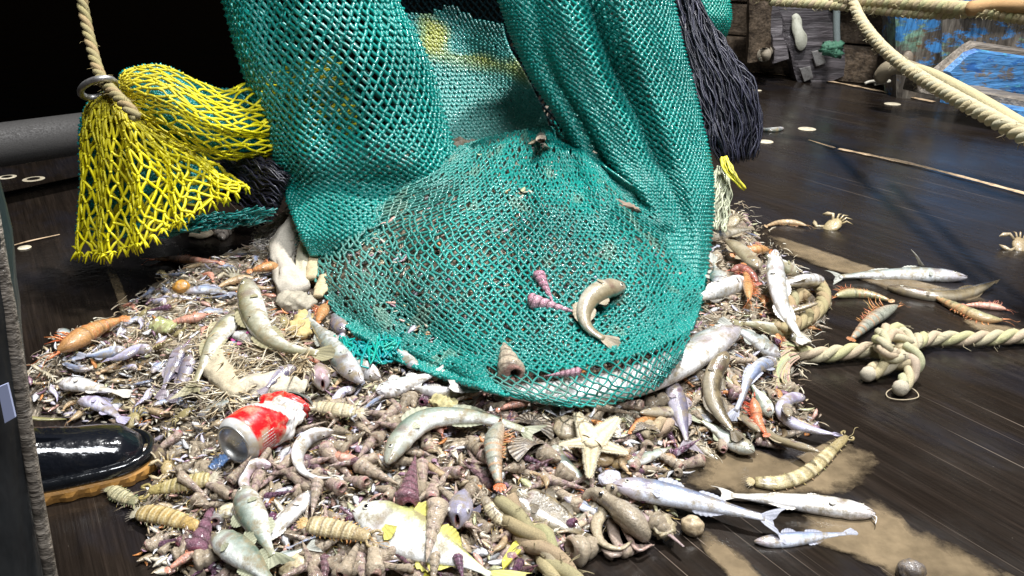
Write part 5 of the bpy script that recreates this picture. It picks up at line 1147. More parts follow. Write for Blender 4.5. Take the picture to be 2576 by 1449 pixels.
# starfish
def starfish():
    c = PH(1488, 1112, .034); root = empty('starfish', tuple(c), 'cream five armed starfish lying on the shells below the net edge', 'starfish'); SPOTS.append(([(1488,1112),(1488,1120)], 95))
    tips = [(1450,1038),(1556,1050),(1582,1140),(1482,1205),(1405,1118)]; mb = MB(); V = []; CC = []
    T = [PH(x, y, .030)-c for x, y in tips]; N = Vector((0,-.3,.95)).normalized(); ring = []
    for k_ in range(5):
        d = T[k_]; dn = T[(k_+1) % 5]; L = d.length; u = d/L; s = N.cross(u).normalized()
        if s.dot(dn) < 0: s = -s
        for f, w_, hgt in ((.16,.20,1), (.35,.155,.85), (.55,.125,.7), (.75,.10,.55), (.9,.065,.4), (1,.0,.2)):
            pass
        nst = 16; rows_ = []
        for i in range(nst+1):
            f = i/nst; w_ = L*(.215*(1-f)**.75+.02)*(1 if f < 1 else .3); hh_ = L*.12*(1-f*.75); row = []
            for j in range(9):
                a = math.pi*j/8; bumpy = 1+.07*noise.noise(Vector((f*9, j, k_*3.)))
                row.append(c+u*L*f+s*(-math.cos(a))*w_*bumpy+N*(math.sin(a)**.8*hh_*(1-.25*(1 if j == 4 else 0))))
                V.append(row[-1]); CC.append(lerpc((.72,.62,.42), (.5,.38,.22), .9 if j == 4 else max(0, noise.noise(Vector((f*14, j*2, k_))))) if True else 0)
        b0 = k_*(nst+1)*9
        ring += [(b0+i*9+j, b0+i*9+j+1, b0+(i+1)*9+j+1, b0+(i+1)*9+j) for i in range(nst) for j in range(8)]
    mb.add([tuple(v) for v in V], ring, np.array(CC)); mb.ball(c, T[0].length*.2, (.7,.6,.4), 14, 8, (1,1,.55)); mb.build('arms', M_MATTE, root)
    mb = MB()
    for k_ in range(5):
        d = T[k_]; L = d.length; u = d/L; s = N.cross(u).normalized()
        for i in range(3, 30):
            f = i/30; w_ = L*(.215*(1-f)**.75+.02)
            for sg in (1, -1):
                b0 = c+u*L*f+s*sg*w_*.95+N*.001; mb.tube([b0, b0+s*sg*L*.06*rnd.uniform(.7,1.2)+u*L*.015], [L*.016, L*.005], 4, (.75,.68,.5))
    mb.build('spines', M_MATTE, root)
starfish()
# ark shells
def ark(label, px, size, ang, open_=0.):
    p = PH(px[0], px[1], .02); s = size*mpp(p); root = empty('ark_shell', tuple(p), label, 'ark shell')
    from mathutils import Euler
    SPOTS.append(([px, px], size))
    for h_ in (0, 1):
        R = Euler((.35+(open_ if h_ else 0), .1, ang)).to_matrix(); mb = MB(); V = []; CC = []; n1_, n2_ = 56, 9
        for i in range(n1_+1):
            a = math.pi*(1.08*i/n1_-.04)
            for j in range(n2_):
                f = j/(n2_-1); rb = abs(math.sin(i*math.pi/2.)) if False else (i % 4 < 2)
                r = s*f*(1+.05*math.cos(3*a)); z = s*.42*(1-f*f)*(1 if h_ == 0 else -.5)+(.03*s if rb else 0)*f
                V.append(p+R@Vector((math.cos(a)*r*1.1, math.sin(a)*r-s*.35, z))); CC.append((.055,.04,.03) if not rb else lerpc((.12,.09,.07), (.62,.55,.45), min(1, f*1.1)*(.5+.5*abs(noise.noise(Vector((i*.7, f*6, px[0])))))*1.2))
        mb.add([tuple(v) for v in V], [(i*n2_+j, i*n2_+j+1, (i+1)*n2_+j+1, (i+1)*n2_+j) for i in range(n1_) for j in range(n2_-1)], np.array(CC)); mb.build('valve', M_SHELLC, root)
ark('dark ribbed ark shell with white ribs behind the arched fish tail', (1345,1068), 52, -.5)
ark('dark ribbed ark shell with white ribs in front of the arched fish tail', (1320,1125), 56, .9)
ark('ribbed pale ark shell lying under the starfish right arm', (1620,1078), 34, .2)
def clam(label, px, size, cols, ang=0., flat=.42, name='clam'):
    p = PH(px[0], px[1], .010); s = size*mpp(p); SPOTS.append(([px, px], size))
    from mathutils import Euler
    R = Euler((rnd.uniform(.1,.6), rnd.uniform(-.3,.3), ang)).to_matrix(); mb = MB()
    mb.ball(p, s, lambda d: lerpc(cols[0], cols[1], .5+.5*math.sin(26*math.hypot(d.x, d.y+.8))), 26, 16, (1, .88, flat), R, fn=lambda d: 1+.08*d.y+.16*noise.noise(d*2.2+Vector((px[0], 0, 0))))
    return tag(mb.build(name, M_SHELLC), label, 'clam' if name == 'clam' else 'sea shell')
clam('round olive brown clam left of the starfish', (1432,1082), 42, ((.4,.34,.22),(.27,.21,.13)))
clam('round cream moon shell at the lower right rim of the heap', (1742,1325), 30, ((.6,.48,.32),(.52,.4,.25)), flat=.85, name='moon_shell')
clam('translucent orange pebble like clam below the starfish', (1515,1152), 32, ((.55,.40,.22),(.42,.29,.14)), flat=.5)
clam('second smaller orange clam touching the starfish lower right arm', (1552,1165), 20, ((.5,.35,.15),(.42,.28,.12)), flat=.6)
clam('small orange brown lump beside the grey slender fish', (1680,1158), 22, ((.45,.28,.15),(.36,.2,.1)), flat=.5)
clam('orange rounded lump in the weed behind the small silver fish', (455,722), 22, ((.62,.3,.05),(.5,.24,.05)), flat=.6)
clam('pale grey clam between the blue grey fish and the starfish', (1598,1025), 24, ((.42,.42,.38),(.3,.3,.27)))
clam('grey bladder like lump at the lower right picture edge', (2292,1440), 36, ((.16,.14,.13),(.12,.10,.09)), flat=.9, name='sea_pebble')
clam('yellow white split clam below the mantis shrimps', (575,1285), 28, ((.62,.52,.28),(.7,.68,.6)))
clam('cream split clam shell at the bottom of the heap', (735,1425), 36, ((.62,.55,.38),(.5,.4,.22)), flat=.3)
clam('small white clam with open valves right of the pale mantis shrimp', (975,1062), 22, ((.72,.7,.62),(.6,.57,.5)), flat=.5)
clam('white shell piece lying on the green silver fish', (1775,1052), 22, ((.68,.7,.76),(.55,.56,.62)), flat=.3)
clam('violet white clam beside the starfish lower arm', (1535,1205), 30, ((.58,.6,.72),(.5,.5,.6)), flat=.3)
# octopus
def octopus():
    c = PH(1585, 1310, .02); s = 55*mpp(c); root = empty('octopus', tuple(c), 'mud brown octopus with a bulging mantle at the lower right of the heap', 'octopus'); SPOTS.append(([(1620,1330),(1500,1250),(1400,1330)], 60))
    col = (.36,.30,.22); mb = MB()
    spine = [PH(1622,1352,.006), PH(1600,1320,.022), PH(1560,1285,.024), PH(1520,1255,.02), PH(1490,1245,.016), PH(1470,1262,.010)]
    mb.tube(crom(spine, 22), [(r_*(1+.12*noise.noise(Vector((q_*9, 0, 0))))) for q_, r_ in zip(np.linspace(0, 1, 22), np.interp(np.linspace(0, 1, 22), [0,.05,.2,.45,.6,.75,1], [.002,.016,.028,.024,.017,.019,.010]))], 18, col, flat=.55)
    mb.ball(PH(1515,1248,.032), .009, col, 12, 9); mb.ball(PH(1538,1232,.03), .008, col, 12, 9); mb.build('mantle', M_MATTE2, root)
    arms = [[(1500,1250),(1470,1290),(1430,1320),(1385,1338),(1350,1345)],[(1510,1262),(1470,1310),(1440,1330),(1400,1340)],[(1525,1275),(1500,1320),(1515,1365),(1560,1380),(1590,1360)],
            [(1540,1290),(1545,1345),(1560,1385),(1530,1392),(1490,1330)],[(1550,1240),(1590,1235),(1640,1260),(1655,1300)],[(1600,1290),(1650,1320),(1690,1350),(1720,1375)],[(1480,1250),(1440,1262),(1400,1300)],[(1560,1300),(1600,1380),(1640,1370)]]
    for i, a in enumerate(arms):
        P = crom([PH(x, y, .010+.003*(i % 3)) for x, y in a], 22); mb = MB(); mb.tube(P, np.linspace(.010 if i < 4 else .007, .0015, 22), 8, tuple(z*rnd.uniform(.85,1.2) for z in col), flat=.6); mb.build('arm', M_MATTE2, root)
    for q in ((1511,1243,.042),(1541,1228,.04)):
        mb = MB(); mb.ball(PH(*q), .0028, (.01,.01,.01), 8, 6); mb.build('eye', M_EYE, root)
    # web between the front arms
    A = crom([PH(1500,1255,.02), PH(1440,1315,.014), PH(1370,1340,.010)], 12); B = crom([PH(1540,1290,.02), PH(1500,1325,.008), PH(1440,1340,.006)], 12); mb = MB(); V = []
    for i in range(12):
        for j in range(6): f = j/5; V.append(A[i]*(1-f)+B[i]*f+np.array((0,0,.004*math.sin(f*math.pi*3))))
    mb.add(V, [(i*6+j, i*6+j+1, (i+1)*6+j+1, (i+1)*6+j) for i in range(11) for j in range(5)], (.33,.28,.2)); mb.build('web', M_MATTE2, root)
M_MATTE2 = m_attr('octopus_skin', .22, 260, .45, 500, .7, .002, coat=.5)
octopus()
# dark lined snail like worm by the boot
mb = MB(); P = crom([PH(338,1195,.008), PH(335,1165,.016), PH(355,1145,.02), PH(385,1140,.018), PH(405,1158,.012), PH(400,1180,.006)], 30)
root = empty('striped_sea_snail', tuple(P[10]), 'dark curled sea creature with a pale back stripe touching the boot sole', 'sea snail')
mb.tube(P, np.interp(np.linspace(0,1,30), [0,.15,.6,1], [.005,.013,.013,.004]), 14, (.07,.05,.045)); mb.build('body', M_FISH, root)
for dz in (0, .006):
    mb = MB(); mb.tube([Vector(p)+Vector((-.002+dz*.8,-.009+dz,.0095-dz*.2)) for p in P[3:26]], .0014, 5, (.6,.5,.36)); mb.build('stripe', M_FISH, root)

# ---------------------------------------------------------------- crushed drinks can
def can():
    A = PH(588, 1118, .034); B = PH(770, 985, .030); ax = (B-A).normalized(); L = .118; R_ = .0325
    root = empty('drinks_can', tuple(A), 'crushed red and white drinks can with its silver bottom facing out', 'drinks can'); SPOTS.append(([(560,1130),(650,1050),(770,985)], 60))
    S_ = ax.cross(Vector((0,0,1))).normalized(); W = S_.cross(ax); n, m = 64, 56; V = []; CC = []
    for i in range(m):
        t = i/(m-1); d = L*t
        if t < .10: r = R_*(.80+.2*(t/.10)**.6)
        elif t > .9: r = R_*(1-.25*(t-.9)/.1)
        else: r = R_
        for k_ in range(n):
            a = 2*math.pi*k_/n; u = Vector((math.cos(a), math.sin(a)))
            cr = min(1, max(0, (t-.3)/.35)); fold = noise.noise(Vector((t*4.5, u.x*1.3, u.y*1.3+3)))
            rid = 1-abs(noise.noise(Vector((t*6, u.x*1.9+7, u.y*1.9))))*2
            rr_ = r*(1+cr*(.30*fold-.24*max(0, rid-.45)+.04*math.sin(a*5+t*20))); fl = 1-.42*cr*max(0, min(1, (t-.35)/.3))
            V.append(A+ax*(d-cr*.012*fold)+S_*rr_*u.x*(1+.12*cr)+W*rr_*u.y*fl-W*cr*.006+S_*cr*.006*math.sin(t*5))
            white = (t > .40+.13*math.sin(a*2+.4)+.05*fold and t < .82 and u.y > -.6 and (u.x > -.62+.25*math.sin(t*9))); c_ = (.62,.012,.016)
            if white: c_ = (.72,.70,.69)
            if white and noise.noise(Vector((t*22, a*6, 1.))) > .28: c_ = (.3,.27,.28)
            if t < .085: c_ = (.55,.55,.54)
            CC.append(c_)
    mb = MB(); mb.add([tuple(v) for v in V], [(i*n+k_, i*n+(k_+1) % n, (i+1)*n+(k_+1) % n, (i+1)*n+k_) for i in range(m-1) for k_ in range(n)], np.array(CC)); mb.build('can_wall', M_CAN, root)
    mb = MB(); V = []; pr = [(.80,0),(.79,-.045),(.74,-.055),(.69,-.03),(.66,.05),(.60,.16),(.45,.24),(.25,.28),(.08,.30)]
    for rr_, z in pr:
        for k_ in range(n): a = 2*math.pi*k_/n; V.append(A+ax*z*R_+S_*R_*rr_*math.cos(a)+W*R_*rr_*math.sin(a))
    mb.add([tuple(v) for v in V], [(i*n+k_, i*n+(k_+1) % n, (i+1)*n+(k_+1) % n, (i+1)*n+k_) for i in range(len(pr)-1) for k_ in range(n)]+[tuple((len(pr)-1)*n+k_ for k_ in range(n))], (.62,.62,.60)); mb.build('can_bottom', M_ALU, root)
    top = MB(); C1 = A+ax*L*1.0-W*.006; V = []
    for rr_, z in ((.76,-.1),(.7,.05),(.62,-.05),(.1,-.05)):
        for k_ in range(n): a = 2*math.pi*k_/n; V.append(C1+ax*z*R_+S_*R_*rr_*math.cos(a)*1.1+W*R_*rr_*.6*math.sin(a))
    top.add([tuple(v) for v in V], [(i*n+k_, i*n+(k_+1) % n, (i+1)*n+(k_+1) % n, (i+1)*n+k_) for i in range(3) for k_ in range(n)]+[tuple(3*n+k_ for k_ in range(n))], (.6,.6,.58)); top.build('can_top', M_ALU, root)
    # small white lines of print beside the bottom rim
    pm = MB(); rs = random.Random(5)
    for line in range(7):
        a = math.radians(18-line*7.0); x = .145; end = .30+(rs.random()*.05)
        while x < end:
            wd = rs.uniform(.008, .03); x2 = min(end, x+wd)
            P = []
            for t in (x, x2):
                for da in (-.018, .018):
                    q = a+da; P.append(A+ax*L*t+S_*(R_*1.012)*math.cos(q)+W*(R_*1.012)*math.sin(q))
            pm.add([tuple(p) for p in P], [(0,1,3,2)], (.75,.72,.7)); x = x2+.008
    pm.build('printed_lines', M_MATTE, root, False)
M_CAN = m_attr('printed_can_metal', .3, 120, .12, 300, .12, .001, coat=.6, mud=.3, mudcol=(.4,.33,.22), mudscale=45, metal=.0)
M_ALU = m_attr('bare_aluminium', .32, 60, .3, 300, .25, .001, metal=.85, mud=.12, mudcol=(.3,.26,.2))
can()

# ---------------------------------------------------------------- rubber boot
def boot():
    toe = PZ(372, 1112, .03); heel = PZ(20, 1186, .03); ax = Vector((toe.x-heel.x, toe.y-heel.y, 0)); Lf = .285; ax.normalize(); S_ = Vector((-ax.y, ax.x, 0))
    t0 = Vector((toe.x, toe.y, 0)); root = empty('rubber_boot', tuple(t0-ax*.1), 'shiny black rubber boot with a tan sole at the left of the heap', 'boot'); SPOTS.append(([(90,1150),(350,1130)], 80))
    def outline(d):                           # half width, height above sole at distance d from toe
        w_ = .044*min(1, (1-(1-min(d, .055)/.055)**2.4)**.5)*(1-.10*math.sin(max(0, (d-.10)/.12)*2)) if d > 0 else .0
        h_ = np.interp(d, [0,.008,.03,.07,.12,.17,.21,.285], [.010,.026,.042,.050,.060,.085,.13,.15]); return w_, h_
    m, n = 46, 30; V = []; CC = []
    for i in range(m):
        d = (i/(m-1))**1.5*Lf; w_, h_ = outline(d); w_ = max(w_, .001)
        for k_ in range(n):
            a = math.pi*k_/(n-1); x = math.cos(a); z = math.sin(a); e = .72
            px_ = math.copysign(abs(x)**e, x)*w_; pz_ = z**.8*h_
            V.append(t0-ax*d+S_*px_+Vector((0,0,.014+pz_+.002*noise.noise(Vector((d*30, a, 1)))*z)))
            CC.append((.006,.007,.010))
    mb = MB(); mb.add([tuple(v) for v in V], [(i*n+k_, i*n+k_+1, (i+1)*n+k_+1, (i+1)*n+k_) for i in range(m-1) for k_ in range(n-1)], np.array(CC)); mb.build('upper', M_RUB, root)
    # foxing band round the foot
    pts = []; 
    for sgn, rng in ((1, range(m-1, -1, -1)), (-1, range(m))):
        for i in rng:
            d = (i/(m-1))**1.5*Lf; w_, _ = outline(d); pts.append(t0-ax*(d-.003)+S_*sgn*(max(w_, .001)+.003)+Vector((0,0,.024)))
    mb = MB(); mb.tube([p for p in pts], .006, 8, (.007,.008,.01), flat=1.6, up=(0,0,1)); mb.build('foxing_band', M_RUB, root)
    V = []; K_ = len(pts)
    for z, g in ((.018,.004),(.014,.007),(.008,.006),(.001,.004)):
        for j, p in enumerate(pts):
            c_ = t0-ax*.12; out = Vector((p.x-c_.x, p.y-c_.y, 0)); out = out-ax*out.dot(ax)*.6; o_ = out.normalized() if out.length > 1e-5 else Vector(); g2 = g+(.003 if (j % 4 < 2 and z < .012) else 0)
            V.append(Vector((p.x, p.y, z))+o_*g2)
    mb = MB(); mb.add([tuple(v) for v in V], [(r_*K_+j, r_*K_+j+1, (r_+1)*K_+j+1, (r_+1)*K_+j) for r_ in range(3) for j in range(K_-1)]+[tuple(3*K_+j for j in range(K_))], (.42,.21,.05)); mb.build('sole', M_SOLE, root, False)
    c0 = t0-ax*.235+Vector((0,0,.10)); mb = MB(); mb.tube([c0-Vector((0,0,.07)), c0, c0+Vector((-.005,0,.1)), c0+Vector((-.02,0,.22)), c0+Vector((-.03,0,.34))], [.05,.054,.056,.062,.066], 26, (.006,.007,.010)); mb.build('shaft', M_RUB, root)
    mb = MB(); mb.tube(crom([t0-ax*.17+S_*.00+Vector((0,0,.125)), t0-ax*.12+S_*-.012+Vector((0,0,.103)), t0-ax*.085+S_*-.012+Vector((0,0,.093))], 10), [.001,.002,.003,.004,.005,.005,.005,.004,.003,.001], 6, (.22,.2,.08), flat=.35); tag(mb.build('seaweed_blade', M_WEED), 'thin olive seaweed blade lying on the black boot', 'seaweed')
M_RUB = m_attr('black_wet_rubber', .16, 60, .2, 45, .35, .006, coat=.8)
M_SOLE = m_attr('tan_rubber_sole', .5, 90, .35, 200, .4, .002)
boot()

# ---------------------------------------------------------------- cloth, wood chips, torn pieces
def crumple(name, label, cat, px, hw, off, col, amp, seed, nx_=34, ny_=22, mat=None, ridge=1.):
    c = crom([PH(x, y, off) for x, y in px], nx_); V = []; CC = []
    for i in range(nx_):
        T = Vector(c[min(i+1, nx_-1)]-c[max(i-1, 0)]).normalized(); S_ = T.cross(Vector((0,-.4,.9))).normalized(); N = S_.cross(T); w_ = np.interp(i/(nx_-1), np.linspace(0, 1, len(hw)), hw)*mpp(Vector(c[i]))
        for j in range(ny_):
            a = 2*math.pi*j/ny_; x = math.cos(a); z = math.sin(a)
            r = 1+ridge*.35*noise.noise(Vector((i*.09, x*2.2+seed, z*2.2)))+ridge*.22*noise.noise(Vector((i*.3, x*5+seed, z*5)))
            V.append(Vector(c[i])+S_*x*w_*r+N*z*w_*.5*r+Vector((0,0,amp*noise.noise(Vector((i*.2, j*.4, seed)))))); CC.append(tuple(k_*(1+.25*noise.noise(Vector((i*.3, j*.5, seed+5)))) for k_ in col))
    mb = MB(); mb.add([tuple(v) for v in V], [(i*ny_+j, i*ny_+(j+1) % ny_, (i+1)*ny_+(j+1) % ny_, (i+1)*ny_+j) for i in range(nx_-1) for j in range(ny_)]+[tuple(range(ny_-1, -1, -1)), tuple((nx_-1)*ny_+j for j in range(ny_))], np.array(CC))
    SPOTS.append((px, max(hw))); return tag(mb.build(name, mat or M_MATTE), label, cat)
crumple('torn_cloth', 'twisted off white torn cloth hanging from the left net edge', 'cloth', [(752,545),(725,590),(712,640),(722,690),(742,735)], [26,34,26,32,40], .02, (.55,.50,.42), .004, 1)
crumple('torn_cloth', 'pleated pale cloth fold tucked behind the twisted cloth', 'cloth', [(775,590),(765,640),(762,690),(768,715)], [18,18,16,10], .022, (.5,.46,.34), .003, 2)
crumple('driftwood_chip', 'long flat beige wood chip against the left net edge', 'wood chip', [(800,625),(792,660),(785,700)], [17,19,17], .024, (.52,.42,.26), .0, 3, ridge=.3)
crumple('driftwood_chip', 'short broken beige wood chip below the long one', 'wood chip', [(818,695),(812,720),(800,745)], [17,20,12], .02, (.55,.44,.27), .0, 4, ridge=.5)
crumple('sponge_lump', 'muddy grey white lump at the foot of the torn cloth', 'sponge', [(710,745),(745,760),(785,768)], [22,34,20], .014, (.4,.36,.28), .004, 5)
crumple('sponge_lump', 'yellow torn sponge lump with ragged hollow left of the net', 'sponge', [(765,790),(755,820),(765,845)], [22,26,18], .016, (.55,.42,.18), .006, 6, ridge=1.6)
crumple('torn_sack', 'crumpled beige torn sack in the straw behind the red can', 'sack', [(600,985),(660,965),(720,968),(770,975)], [26,34,30,18], .014, (.58,.52,.4), .006, 7, ridge=1.3)
crumple('torn_sack', 'ribbed curved beige husk left of the straw', 'husk', [(540,880),(545,925),(570,965),(600,990)], [26,34,30,20], .016, (.5,.43,.3), .004, 8)
crumple('jelly_lump', 'translucent yellow green jelly lump in the heap left part', 'jellyfish', [(385,812),(410,820),(435,826)], [18,24,16], .014, (.40,.42,.2), .003, 9, mat=M_FISH)
crumple('sponge_lump', 'tan ragged lump under the straw right side', 'sponge', [(830,905),(870,925),(910,930)], [18,26,16], .010, (.5,.42,.26), .004, 10, ridge=1.6)
crumple('sponge_lump', 'buff lump beside the net edge above the arched fish', 'sponge', [(1090,1000),(1120,1015),(1150,1022)], [16,20,14], .012, (.42,.37,.18), .004, 11, ridge=1.2)
crumple('blue_wrapper', 'small crumpled blue plastic wrapper under the can bottom', 'wrapper', [(570,1150),(548,1165),(530,1180)], [12,17,10], .012, (.12,.24,.5), .003, 12, mat=M_FISH)
crumple('sea_cucumber', 'pale limp sea cucumber on boards behind the yellow net fringe', 'sea cucumber', [(478,590),(510,592),(535,582),(548,572)], [8,12,10,6], .008, (.45,.38,.28), .001, 13, ridge=.5)
crumple('muddy_rock', 'muddy barnacled rock at the right end of the heap bottom', 'rock', [(1632,1305),(1660,1322),(1682,1350)], [20,34,20], .014, (.4,.34,.22), .006, 14, mat=M_SHELLC, ridge=1.3)
crumple('hanging_scrap', 'thin pale scrap of weed dangling from the inner flap', 'weed scrap', [(1378,255),(1370,300),(1362,345),(1372,372)], [5,8,7,14], .03, (.5,.42,.35), .002, 15, nx_=20, ny_=10, mat=M_FISH)
crumple('wood_scrap', 'brown twig scraps stuck in the hole of the right sleeve', 'wood chip', [(1535,505),(1570,515),(1605,530)], [10,15,10], .02, (.28,.2,.15), .004, 16, ridge=1.6)

# ---------------------------------------------------------------- shells placed by hand
S2 = shell2; PT = 'turret shell'
S2(TUP, (1044,1152), (1020,1275), 'dark purple turret shell standing tip up over the big white fish', cat=PT, lift=.03, wide=1.15)
S2(TUR, (1075,1400), (1105,1255), 'long brown turret shell lying tip down across the big white fish', cat=PT, lift=.028)
S2(TUR, (1088,1480), (1095,1390), 'brown turret shell leaning on the tail of the big white fish', cat=PT, lift=.028)
S2(TUP, (1165,1458), (1150,1395), 'short purple red turret shell at the bottom below the open mouthed fish', cat=PT, lift=.02, wide=1.3)
S2(TUR, (935,1318), (945,1449), 'tall brown turret shell with tip against the mantis shrimp tail', cat=PT, lift=.02)
S2(TUR, (905,1360), (860,1450), 'brown turret shell beside the tall one at the bottom edge', cat=PT, lift=.018)
S2(TUR, (630,1150), (575,1215), 'brown banded turret shell leaning on the can bottom', cat=PT, lift=.03)
S2(TUP, (538,1260), (490,1400), 'purple turret shell pointing down left of the steel grey fish', cat=PT, lift=.012)
S2(TUR, (470,1325), (365,1380), 'brown purple turret shell lying on the dark boards at lower left', cat=PT, lift=.004, wide=1.2)
S2(TUR, (455,1345), (400,1395), 'second brown turret shell with dark mouth at lower left rim', cat=PT, lift=.006, wide=1.3)
S2(TUR, (1100,1175), (1085,1260), 'muddy turret shell upright right of the dark purple one', cat=PT, lift=.014)
S2(TUR, (1068,1245), (1060,1160), 'muddy turret shell with tip down between the purple shells', cat=PT, lift=.012)
S2(TUR, (995,1215), (895,1165), 'muddy knobbly turret shell left of the dark purple one', cat=PT, lift=.014, wide=1.1)
S2(TUP, (945,1195), (885,1155), 'slim violet turret shell behind the muddy knobbly one', cat=PT, lift=.016)
S2(TUR, (785,1295), (800,1205), 'brown turret shell pointing down beneath the curled white fish', cat=PT, lift=.024, wide=1.1)
S2(TUR, (670,1195), (755,1180), 'slender pinkish brown turret shell right of the small curled fish', cat=PT, lift=.016)
S2(TUP, (1370,1168), (1318,1150), 'purple turret shell lying under the dark ribbed shells', cat=PT, lift=.012)
S2(TUR, (1640,1372), (1555,1390), 'dark turret shell with gaping mouth on the boards below the octopus', cat=PT, lift=.004, wide=1.35)
S2(TPNK, (1392,762), (1352,684), 'slim pink turret shell lying steeply on the teal net', cat=PT, group=None, lift=.022)
S2(TPNK, (1448,785), (1325,755), 'larger pink banded turret shell lying flat on the teal net', cat=PT, lift=.022, wide=1.15)
S2(TPNK, (1375,945), (1462,935), 'red brown turret shell near the lower front of the net', cat=PT, lift=.058)
S2(PAL_W, (1268,868), (1288,945), 'tan whelk shell tumbling over the lower net', 'whelk_shell', 'whelk', lift=.046, wide=.7)
S2(WHE, (1520,1365), (1435,1390), 'big muddy whelk shell alone on the boards below the octopus arms', 'whelk_shell', 'whelk', lift=.008)
S2(WHE, (1690,1345), (1640,1305), 'muddy whelk resting on the barnacled rock', 'whelk_shell', 'whelk', lift=.016)
S2(TUR, (1975,1130), (1900,1108), 'muddy turret shell right of the green silver fish head', cat=PT, lift=.006)
S2(TUP, (1900,1010), (1830,990), 'violet banded turret shell beside the dark olive fish', cat=PT, lift=.014, wide=1.2)
S2(PAL_W, (560,600), (556,570), 'pale pointed shell scrap on the boards below the liner net', 'whelk_shell', 'whelk', lift=.004)
S2(TUP, (370,782), (430,772), 'dark ridged turret shell on top of the weed near the left heap rim', cat=PT, lift=.016)

# ---------------------------------------------------------------- the many shells of the heap
LM = [('the starfish',1488,1112),('the can bottom',590,1120),('the crushed end of the can',760,990),('the boot toe',385,1110),('the arched grey green fish',1100,1055),('the big white and yellow fish',1060,1370),
      ('the open mouthed violet fish',1150,1300),('the steel grey fish',640,1310),('the curled white fish',770,1140),('the dark ribbed shells',1330,1095),('the octopus',1560,1300),('the brown sole',1370,1285),
      ('the plaited rope',1340,1360),('the cream moon shell',1742,1325),('the green silver fish',1820,1095),('the drooping finned fish',1710,1040),('the dark olive fish',1800,970),('the mantis shrimp by the boot',440,1225),
      ('the golden mantis shrimp',420,1305),('the pale mantis shrimp',830,1028),('the mantis shrimp with orange ridges',860,1330),('the orange legged grey shrimp',1245,1150),('the lavender eel',2000,1040),
      ('the white raised fish',1960,740),('the rope tassel',1985,920),('the stout white fish',2010,712),('the straw',650,900),('the olive silver fish',680,840),('the torn cloth',725,640),('the orange prawn',220,850),
      ('the violet grey fish',435,920),('the silver net edge fish',840,880),('the white speckled fish',1020,965),('the net front edge',1400,1035),('the bottom whelks',760,1420),('the long silver blue fish',1720,1260),('the grey tan fish',1830,590),
      ('the pink shells on the net',1370,740),('the tumbling goby',1490,780),('the top of the net heap',1340,420),('the left side of the spread net',900,640),('the middle of the spread net',1200,640),('the right side of the spread net',1640,660)]
CNT = {}
ORD = ['nearest to','second from','third from','fourth from','fifth from','sixth from','seventh from','eighth from','ninth from','tenth from','eleventh from','twelfth from']+['far from']*40
PEND = []
def autolabel(o, what, px, py):
    k_ = min(LM, key=lambda l: (l[1]-px)**2+((l[2]-py)*1.3)**2); d = math.hypot(k_[1]-px, (k_[2]-py)*1.3)
    dx, dy = px-k_[1], py-k_[2]
    rel = ('above' if dy < 0 else 'below') if abs(dy)*1.2 > abs(dx) else 'beside'
    PEND.append((o, what, k_[0], rel, d, 'toward the net' if dx*0-dy > 0 else ''))
def finish_labels():
    G_ = {}
    for r in PEND: G_.setdefault((r[1], r[2], r[3]), []).append(r)
    for key, L_ in G_.items():
        L_.sort(key=lambda r: r[4])
        for i, r in enumerate(L_):
            nm = r[2]
            if len(L_) == 1: s_ = f'{r[1]} {r[3]} {nm}'
            else: s_ = f'{r[1]} {ORD[i]} {nm}, {r[3]} it'
            r[0]['label'] = s_
def near_hero(x, y, slack=0):
    for px, hw in SPOTS:
        for (a, b) in zip(px[:-1], px[1:]):
            dx, dy = b[0]-a[0], b[1]-a[1]; L2 = dx*dx+dy*dy+1e-9; t_ = max(0, min(1, ((x-a[0])*dx+(y-a[1])*dy)/L2))
            if math.hypot(x-a[0]-dx*t_, y-a[1]-dy*t_) < hw*.75+slack: return True
    return False
PLACED = []
def scatter(n, zone, box, kinds, mind, lift=(-.002, .012), seed=0, tries=60000, heroslack=-4):
    rs = random.Random(seed); done = 0; tr = 0
    while done < n and tr < tries:
        tr += 1; x = rs.uniform(box[0], box[2]); y = rs.uniform(box[1], box[3])
        if not in_poly(x, y, zone): continue
        if any((x-a)**2+((y-b)*1.25)**2 < mind*mind for a, b in PLACED[-900:]): continue
        low = near_hero(x, y, heroslack)
        if low and rs.random() < .8: continue
        p = PH(x, y, 0)
        if hz(p.x, p.y) < .002 and rs.random() < .6: continue
        what, mes, L0, L1, name, cat, group = rs.choices(kinds, [k_[-1] for k_ in kinds])[0][:7]
        L = rs.uniform(L0, L1); a = rs.uniform(0, 6.28); d = Vector((math.cos(a), math.sin(a), rs.uniform(-.35, .5) if lift[1] > .003 else rs.uniform(-.1,.1)))
        p.z = max(p.z, 0)+rs.uniform(*lift)*(0 if low else 1)+L*.07
        o = place_shell(rs.choice(mes), p, d, L, name, None, cat, group); w_ = rs.uniform(.68, .98); o.scale = (L*w_, L*w_, L)
        autolabel(o, what, x, y); PLACED.append((x, y)); done += 1
    return done
KB = [('muddy brown turret shell', TUR, .045, .078, 'turret_shell', 'turret shell', 'muddy turret shells in the heap', 48), ('purple turret shell', TUP, .035, .06, 'turret_shell', 'turret shell', 'purple turret shells in the heap', 22),
      ('muddy brown whelk', WHE, .026, .042, 'whelk_shell', 'whelk', 'whelks in the heap', 34), ('pale whelk', PAL_W, .018, .028, 'whelk_shell', 'whelk', 'pale whelks in the heap', 5)]
LOWZ = [(400,1140),(500,1090),(560,1230),(700,1080),(800,1040),(900,1000),(1000,1000),(1300,1030),(1480,1035),(1640,1010),(1740,1000),(1760,1060),(1730,1160),(1700,1290),(1600,1330),(1450,1340),(1380,1400),(1380,1470),(440,1470),(370,1370),(460,1330),(520,1270),(400,1200)]
